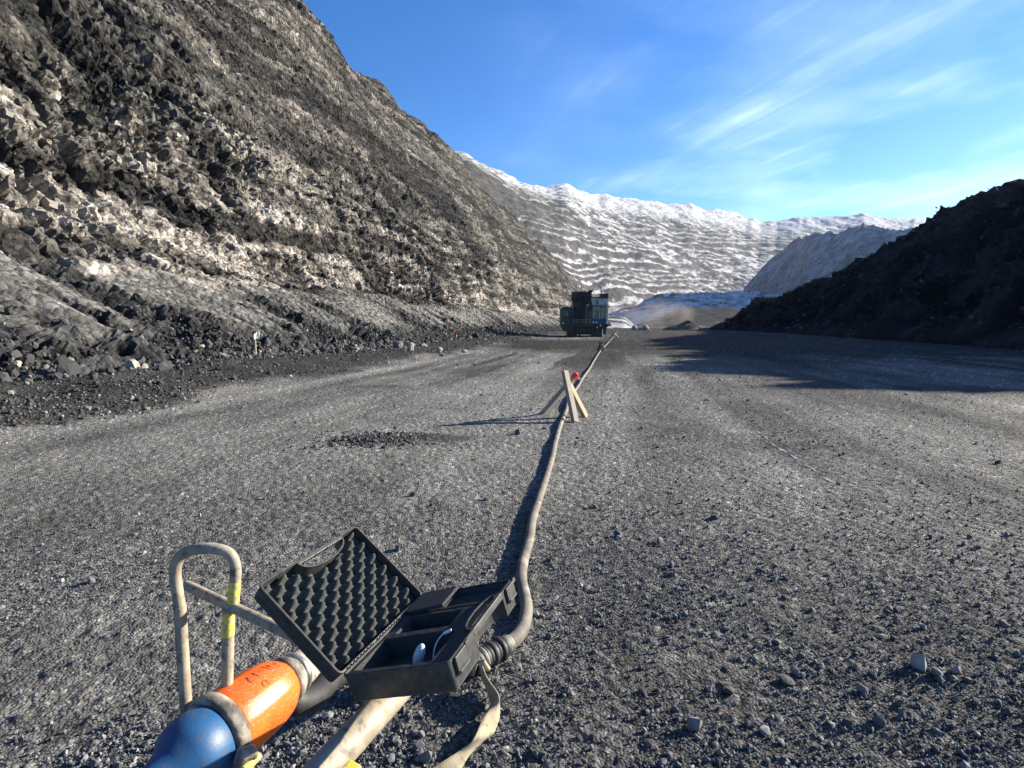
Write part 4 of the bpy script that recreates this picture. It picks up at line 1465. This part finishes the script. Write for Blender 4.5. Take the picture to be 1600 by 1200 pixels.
MB().box((0, 0, 0.004), (0.055, 0.03, 0.006), RM @ Euler((0, 0.05, 0.1)).to_matrix(), 0.002).build('sleeve', M_BLACKP, cbx)

# ---------------------------------------------------------------- wooden tripods that carry the cable


def tripod(name, legs_, wd, th, mats, label, redtip=None):
    c = sum((Vector(a) for a, b in legs_), Vector()) / len(legs_)
    t = empty(name, (c.x, c.y, 0), 0, label, 'tripod', 'wooden tripods along the cable')
    for i, (a, b) in enumerate(legs_):
        a, b = loc_of(t, [a, b])
        o_ = MB().board(a, b, wd, th, Vector((0.77, 0.64, 0)) if i == 0 else Vector((0.66, 0.75, 0))).build('leg', mats[i], t)
        if redtip == i:
            d_ = (b - a)
            r_ = MB().board(a + d_ * 0.90, b + d_ * 0.004, wd + 0.006, th + 0.006, Vector((0.66, 0.75, 0))).build('red_end', M_RED, o_)
            r2 = MB().board(b + Vector((0, 0, -0.01)), b + Vector((0.08, 0.02, -0.03)), 0.022, 0.004, Vector((0, 0, 1))).build('ribbon', M_RED, o_)
            MB().board(b + Vector((0.01, -0.03, -0.09)), b + Vector((0.05, -0.03, -0.06)), 0.05, 0.004, Vector((0, 0, 1))).build('paint_patch', M_FLAG, o_)
    return t


tripod('wooden_tripod', [(gp(899, 660), at(882.5, 580, 9.42)), (gp(846, 649), at(902, 584, 9.50)), (gp(915, 652), at(889, 601, 9.44))], 0.10, 0.075,
       [M_WOODG, M_WOODG, M_WOOD], 'nearest pale board tripod with a red painted end, standing over the cable', 1)
tripod('wooden_tripod', [(gp(942, 549), at(936, 534, 31.6)), (gp(934, 547), at(940, 535, 32)), (gp(945, 546), at(938, 536, 32.2))], 0.10, 0.06,
       [M_WOODD, M_WOODD, M_WOODD], 'dark tripod halfway along the cable')
tripod('wooden_tripod', [(gp(961, 528), at(958.5, 520.5, 60)), (gp(966, 527), at(960, 521, 61)), (gp(955, 526), at(960, 521.5, 62))], 0.10, 0.06,
       [M_WOODG, M_WOODG, M_WOODD], 'farthest small tripod where the cable nears the drill rig')

# ---------------------------------------------------------------- stakes along the scree
SK = [(400, 572, 531, 'survey_stake', 'pale wooden stake with cream flagging, nearest of those along the scree', 'flag'),
      (711.5, 542, 523, 'survey_stake', 'thin stake with a red tip at the scree foot', 'red'),
      (753.5, 532, 515, 'survey_stake', 'grey stake standing by the tiny white stone at the far scree', None),
      (788.5, 529, 514, 'survey_stake', 'farthest grey stake along the dark foot of the rock face', None),
      (632, 556, 540, 'survey_stake', 'short dark stake left of the tall tan block', None)]
for px, py, pt, nm, lab, kind in SK:
    p = gp(px, py)
    h = (py - pt) * p.y / F
    t = empty(nm, (p.x, p.y, 0), 0, lab, 'stake', 'survey stakes along the scree')
    wdt = max(0.06, p.y * 0.0026)
    MB().board(Vector((0, 0, -0.05)), Vector((0.01, 0, h)), wdt, wdt * 0.5, Vector((1, 0, 0))).build('shaft', M_FLAGW if kind == 'flag' else M_WOODG, t)
    if kind == 'red':
        MB().board(Vector((0, 0, h * 0.82)), Vector((0.01, 0, h * 1.15)), wdt * 1.3, wdt * 0.8).build('red_tip', M_RED, t)
    if kind == 'flag':
        k = p.y / F
        vs, fs = [], []
        pts2 = [(-0.9, 8.6), (-1.0, 14), (-0.4, 17), (1.2, 19.0), (3.6, 24.5), (5.6, 24), (6.6, 19), (6.4, 12), (4.6, 10.2), (1.0, 9.2)]
        for s in (-0.5, 0.5):
            vs += [(a * k * 1.1, s * 0.02 + 0.03 * math.sin(a * 0.9), (b - 9.5) * k + h + 0.03) for a, b in pts2]
        n_ = len(pts2)
        fs = [tuple(range(n_)), tuple(range(2 * n_ - 1, n_ - 1, -1))] + [(i, i + n_, (i + 1) % n_ + n_, (i + 1) % n_) for i in range(n_)]
        mesh_obj('flagging', vs, fs, M_FLAG, t).rotation_euler = (0, 0, R(42))
        MB().tube([Vector((0, 0, h - 0.06)), Vector((0, 0, h + 0.04))], 0.022, 8).build('knot', M_RUBBER, t)

# scratch of white paint on the right of the gravel
wp = catmull([gp(1184, 672), gp(1200, 686), gp(1222, 701), gp(1256, 724), gp(1300, 752)], 6)
vs, fs = [], []
for i, p in enumerate(wp):
    hz = float(gheight(np.array([p.x]), np.array([p.y]))[0]) + 0.007
    wv_ = max(0.003, 0.008 + 0.005 * math.sin(i * 1.7))
    vs += [(p.x - wv_, p.y + wv_, hz), (p.x + wv_, p.y - wv_, hz + 0.004)]
fs = [(2 * i, 2 * i + 1, 2 * i + 3, 2 * i + 2) for i in range(len(wp) - 1)]
tag(mesh_obj('chalk_line', vs, fs, pm('chalk', (0.16, 0.16, 0.16), (0.45, 0.45, 0.43), scale=7, rough=0.9)), 'thin broken white line on the gravel at the right', 'line')

# ---------------------------------------------------------------- blasthole drill rig
M_DK = pm('rig_black', (0.012, 0.012, 0.013), (0.03, 0.03, 0.03), scale=3, rough=0.6)
M_TEAL = pm('rig_dark_teal', (0.012, 0.035, 0.048), (0.02, 0.05, 0.065), scale=1.5, rough=0.6, c3=(0.05, 0.05, 0.05), s3=3)
M_RBLUE = pm('rig_blue', (0.01, 0.05, 0.13), (0.012, 0.07, 0.17), scale=2, rough=0.5)
M_CABW = pm('cab_paint', (0.42, 0.42, 0.40), (0.55, 0.55, 0.53), scale=1.2, rough=0.6, c3=(0.25, 0.24, 0.22), s3=4)
M_GLASS = pm('cab_glass', (0.012, 0.03, 0.026), (0.022, 0.05, 0.04), scale=1.4, rough=0.08)
M_LAMP = pm('lamp_lens', (0.85, 0.85, 0.82), (0.9, 0.9, 0.88), rough=0.25)
M_RAIL = pm('handrail_paint', (0.22, 0.21, 0.18), (0.34, 0.32, 0.27), scale=4, rough=0.6)
rp = gp(914, 526.5)
RK = rp.y / F * 0.1
rig = empty('drill_rig', (rp.x, rp.y, 0), -R(3), 'dark blue and black drill rig with a pale cab on the far pit floor', 'drill rig')
rx = lambda a: (a - 640) * RK
rz = lambda b: (968 - b) * RK


def rbox(name, x0, x1, y0, y1, z0, z1, mat, par=None, bev=0.03):
    """seen edges in tenths of a photo pixel; y metres behind the front face"""
    m = MB().box(((rx(x0) + rx(x1)) / 2, (y0 + y1) / 2, (rz(z0) + rz(z1)) / 2), (abs(rx(x1) - rx(x0)), abs(y1 - y0), abs(rz(z1) - rz(z0))), None, bev)
    return m.build(name, mat, par or rig)


for x0, x1 in ((385, 505), (800, 965)):
    m = MB()
    r_ = (rz(845) - rz(968)) / 2
    prof_ = [(0.3 + r_ - r_ * math.sin(t), r_ - r_ * math.cos(t)) for t in np.linspace(0, math.pi, 9)] + [(6.0 + r_ * math.sin(t), r_ + r_ * math.cos(t)) for t in np.linspace(0, math.pi, 9)]
    n_ = len(prof_)
    vs = [(rx(x0), y_, z_) for y_, z_ in prof_] + [(rx(x1), y_, z_) for y_, z_ in prof_]
    m.add(vs, [tuple(range(n_)), tuple(range(2 * n_ - 1, n_ - 1, -1))] + [(i, i + n_, (i + 1) % n_ + n_, (i + 1) % n_) for i in range(n_)])
    tk = m.build('track', M_DK, rig)
    m = MB()
    for i in range(n_):
        y_, z_ = prof_[i]
        m.box(((rx(x0) + rx(x1)) / 2, y_, z_), (abs(rx(x1) - rx(x0)) * 1.04, 0.12, 0.12))
    for i in range(12):
        for zz_ in (0.03, 2 * r_ - 0.03):
            m.box(((rx(x0) + rx(x1)) / 2, 0.9 + i * 0.42, zz_), (abs(rx(x1) - rx(x0)) * 1.04, 0.2, 0.12))
    sh = m.build('track_pads', M_DK, tk)
    sh['kind'] = 'stuff'
rbox('undercarriage', 480, 830, 0.8, 5.6, 800, 930, M_DK)
rbox('deck', 280, 1000, 0.0, 8.2, 765, 815, M_DK)
rbox('side_platform', 955, 1045, 0.1, 3.5, 770, 800, M_DK, None, 0.01)
mh = rbox('machinery_house', 275, 452, 0.1, 8.0, 520, 768, M_TEAL)
for i in range(4):
    rbox('panel', 284 + i * 41, 320 + i * 41, 0.06, 0.12, 540, 750, M_TEAL, mh, 0.008)
rbox('window', 300, 330, 0.03, 0.08, 560, 640, M_GLASS, mh, 0.01)
rbox('window', 345, 375, 0.03, 0.08, 560, 640, M_GLASS, mh, 0.01)
rbox('roof_hatch', 300, 430, 0.8, 3.5, 500, 520, M_DK, mh, 0.01)
# mast lying over the middle: a dark lattice with its machinery
ma = MB()
for x in (470, 725):
    for y_ in (0.5, 2.1):
        ma.box((rx(x), y_, (rz(285) + rz(770)) / 2), (0.22, 0.22, rz(285) - rz(770)))
for z in range(300, 770, 52):
    for y_ in (0.5, 2.1):
        ma.box((rx(597), y_, rz(z)), (rx(725) - rx(470), 0.12, 0.12))
for i, z in enumerate(range(310, 740, 104)):
    for y_ in (0.5, 2.1):
        a, b = (470, 725) if i % 2 else (725, 470)
        ma.board((rx(a), y_, rz(z)), (rx(b), y_, rz(z + 104)), 0.10, 0.10)
mo = ma.build('mast', M_DK, rig)
rbox('rotary_head', 490, 735, 0.7, 1.9, 300, 470, M_DK, mo)
rbox('drill_pipe_rack', 480, 650, 0.8, 1.9, 470, 765, M_DK, mo)
rbox('winch_house', 645, 738, 1.0, 4.5, 480, 765, M_TEAL, rig)
m = MB()
for x in (450, 455, 470, 740, 760, 790):
    m.box((rx(x), 0.9, rz(355 + (x % 3) * 14)), (0.25, 0.6, 0.45), Euler((0.2, 0.5 * (x % 4 - 1), 0)).to_matrix(), 0.03)
for i in range(7):
    m.tube(catmull([Vector((rx(480 + 34 * i), 0.42, rz(300))), Vector((rx(475 + 30 * i), 0.2, rz(440))), Vector((rx(500 + 26 * i), 0.35, rz(620))), Vector((rx(520 + 20 * i), 0.4, rz(760)))], 4), 0.045, 6)
m.build('hoses', M_DK, mo)['kind'] = 'stuff'
m = MB()
for i in range(9):
    m.box((rx(480 + 31 * i), 1.2, rz(285 - (i * 7) % 13)), (0.16, 1.2, 0.22))
m.build('crown_sheaves', M_DK, mo)['kind'] = 'stuff'
cabn = rbox('cab', 735, 968, 0.3, 3.4, 366, 770, M_CABW)
rbox('roof', 775, 1000, 0.1, 3.6, 352, 368, M_DK, cabn, 0.01)
rbox('roof_unit', 880, 1000, 0.6, 2.2, 296, 352, M_DK, cabn)
rbox('window', 742, 852, 0.24, 0.32, 535, 678, M_GLASS, cabn, 0.01)
rbox('window', 874, 955, 0.24, 0.32, 495, 678, M_GLASS, cabn, 0.01)
rbox('window', 806, 842, 0.24, 0.32, 402, 468, M_GLASS, cabn, 0.01)
rbox('visor', 735, 962, 0.0, 0.32, 482, 496, M_DK, cabn, 0.01)
bp = rbox('blue_panel', 735, 962, 0.18, 0.32, 684, 768, M_RBLUE, cabn, 0.02)
rbox('corner_post', 964, 1000, 0.2, 0.9, 366, 760, M_CABW, cabn)


def lamp(x, z, y_, r, par):
    o_ = MB().cyl(Vector((rx(x), y_ - 0.12, rz(z))), Vector((rx(x), y_ + 0.05, rz(z))), r, 12).build('floodlight', M_LAMP, par, True)


for x, z, y_, r, par in ((770, 740, 0.15, 0.085, bp), (815, 740, 0.15, 0.085, bp), (878, 787, 0.0, 0.09, rig), (297, 755, 0.0, 0.10, mh), (318, 485, 0.3, 0.11, mh), (985, 448, 0.15, 0.12, cabn), (683, 470, 0.3, 0.06, mo)):
    lamp(x, z, y_, r, par)
for x, z0, z1, lean in ((585, 165, 290, 0.0), (900, 190, 296, -0.12)):
    MB().tube([Vector((rx(x), 1.2, rz(z1))), Vector((rx(x) + lean, 1.2, rz(z0)))], 0.055, 8).build('antenna', M_DK, rig)
m = MB()
for z in (240, 265):
    m.tube([Vector((rx(585), 1.2, rz(z))), Vector((rx(770), 1.2, rz(z)))], 0.03, 6)
for x in (640, 700, 770):
    m.tube([Vector((rx(x), 1.2, rz(238))), Vector((rx(x), 1.2, rz(290)))], 0.03, 6)
m.build('crown_railing', M_RAIL, mo)
m = MB()
for x in (655, 715):
    m.tube([Vector((rx(x), 0.12, rz(765))), Vector((rx(x), 0.12, rz(490)))], 0.035, 6)
for z in range(500, 765, 34):
    m.tube([Vector((rx(655), 0.12, rz(z))), Vector((rx(715), 0.12, rz(z)))], 0.025, 6)
m.build('ladder', M_RAIL, rig)
m = MB()
for z in (700, 735):
    m.tube([Vector((rx(455), 0.05, rz(z))), Vector((rx(735), 0.05, rz(z)))], 0.03, 6)
for x in (460, 505, 550, 600, 650):
    m.tube([Vector((rx(x), 0.05, rz(765))), Vector((rx(x), 0.05, rz(698)))], 0.03, 6)
m.build('deck_railing', M_RAIL, rig)
for x, y_ in ((555, 0.25), (775, 0.25), (560, 7.4), (900, 7.4)):
    j = MB().cyl(Vector((rx(x), y_, rz(955))), Vector((rx(x), y_, rz(790))), 0.13, 12)
    j.cyl(Vector((rx(x), y_, rz(968))), Vector((rx(x), y_, rz(950))), 0.34, 14)
    j.build('jack', M_DK, rig, True)
bx = rbox('step_box', 902, 940, -0.5, -0.1, 932, 968, M_WHITE)
MB().tube([Vector((rx(908), -0.05, rz(935))), Vector((rx(912), -0.05, rz(845)))], 0.045, 6).build('grab_rail', M_WHITE, rig)
m = MB()
for x in (985, 1010, 1035):
    m.tube([Vector((rx(x), 0.15, rz(770))), Vector((rx(x), 0.15, rz(660)))], 0.028, 6)
m.tube([Vector((rx(985), 0.15, rz(662))), Vector((rx(1035), 0.15, rz(662)))], 0.028, 6)
m.build('platform_railing', M_RAIL, rig)

# pipework, boxes and steps that break up the rig's outline
m = MB()
rq = random.Random(12)
for i in range(46):
    x_, z_ = rq.uniform(455, 740), rq.uniform(290, 760)
    m.box((rx(x_), rq.uniform(0.1, 0.5), rz(z_)), (rq.uniform(0.1, 0.5), 0.3, rq.uniform(0.1, 0.6)), None, 0)
for i in range(12):
    m.box((rx(rq.uniform(450, 745)), rq.uniform(0.5, 1.8), rz(rq.uniform(262, 300))), (rq.uniform(0.08, 0.3), 0.3, rq.uniform(0.1, 0.4)), Euler((0, rq.uniform(-0.5, 0.5), 0)).to_matrix())
m.build('mast_fittings', M_DK, mo)['kind'] = 'stuff'
rbox('air_tank', 395, 448, 0.0, 0.5, 640, 760, M_DK, mh, 0.02)
rbox('exhaust', 420, 440, 0.8, 1.1, 470, 522, M_DK, mh, 0.02)
rbox('cable_reel', 500, 640, 0.1, 0.7, 815, 905, M_DK, rig, 0.05)
rbox('skirt', 290, 470, 0.05, 0.3, 800, 880, M_DK, rig, 0.02)
rbox('skirt', 840, 975, 0.02, 0.28, 812, 862, M_DK, rig, 0.02)
rbox('side_box', 985, 1030, 0.4, 1.2, 700, 770, M_DK, rig, 0.02)
rbox('mirror', 1000, 1014, 0.0, 0.06, 470, 520, M_DK, cabn, 0.005)
for x_ in (770, 862, 912):
    rbox('mullion', x_ - 6, x_ + 6, 0.18, 0.26, 500, 680, M_CABW, cabn, 0.005)

# ---------------------------------------------------------------- dust drifting behind the rig
dm = bpy.data.materials.new('drifting_dust')
dm.use_nodes = True
dm.node_tree.nodes.clear()
dv = dm.node_tree.nodes.new('ShaderNodeVolumePrincipled')
dv.inputs['Color'].default_value = (0.75, 0.66, 0.58, 1)
dn = dm.node_tree.nodes.new('ShaderNodeTexNoise')
dn.inputs['Scale'].default_value = 0.12
dn.inputs['Detail'].default_value = 4
dco = dm.node_tree.nodes.new('ShaderNodeTexCoord')
dm.node_tree.links.new(dco.outputs['Object'], dn.inputs['Vector'])
dr_ = ramp(dm.node_tree, dn.outputs[0], [(0.42, 0.0), (0.75, 1.0)])
gl_ = dm.node_tree.nodes.new('ShaderNodeVectorMath')
gl_.operation = 'LENGTH'
ms_ = dm.node_tree.nodes.new('ShaderNodeMapping')
ms_.inputs['Scale'].default_value = (1 / 17, 1 / 12, 1 / 6)
dm.node_tree.links.new(dco.outputs['Object'], ms_.inputs[0])
dm.node_tree.links.new(ms_.outputs[0], gl_.inputs[0])
fo_ = math_n(dm.node_tree, 'MAXIMUM', math_n(dm.node_tree, 'SUBTRACT', 1.0, gl_.outputs['Value']), 0.0)
dm.node_tree.links.new(math_n(dm.node_tree, 'MULTIPLY', math_n(dm.node_tree, 'MULTIPLY', dr_, fo_), 0.14), dv.inputs['Density'])
do_ = dm.node_tree.nodes.new('ShaderNodeOutputMaterial')
dm.node_tree.links.new(dv.outputs[0], do_.inputs['Volume'])
bm = bmesh.new()
bmesh.ops.create_icosphere(bm, subdivisions=3, radius=1)
for v in bm.verts:
    v.co = Vector((v.co.x * 17, v.co.y * 12, v.co.z * 6))
me = bpy.data.meshes.new('dust_cloud')
bm.to_mesh(me)
bm.free()
me.materials.append(dm)
dc_ = bpy.data.objects.new('dust_cloud', me)
COL.objects.link(dc_)
pd_ = at(1022, 502, 205)
dc_.location = (pd_.x, pd_.y, 5.0)
dc_['kind'] = 'stuff'

# ---------------------------------------------------------------- thin winter haze over the pit
hz = bpy.data.materials.new('haze_air')
hz.use_nodes = True
hz.node_tree.nodes.clear()
pv = hz.node_tree.nodes.new('ShaderNodeVolumePrincipled')
pv.inputs['Color'].default_value = (0.82, 0.89, 1.0, 1)
pv.inputs['Density'].default_value = 0.00004
pv.inputs['Anisotropy'].default_value = 0.3
ho_ = hz.node_tree.nodes.new('ShaderNodeOutputMaterial')
hz.node_tree.links.new(pv.outputs[0], ho_.inputs['Volume'])
hb_ = MB().box((0, 0, 400), (7600, 7600, 812)).build('haze', hz)
hb_['kind'] = 'stuff'
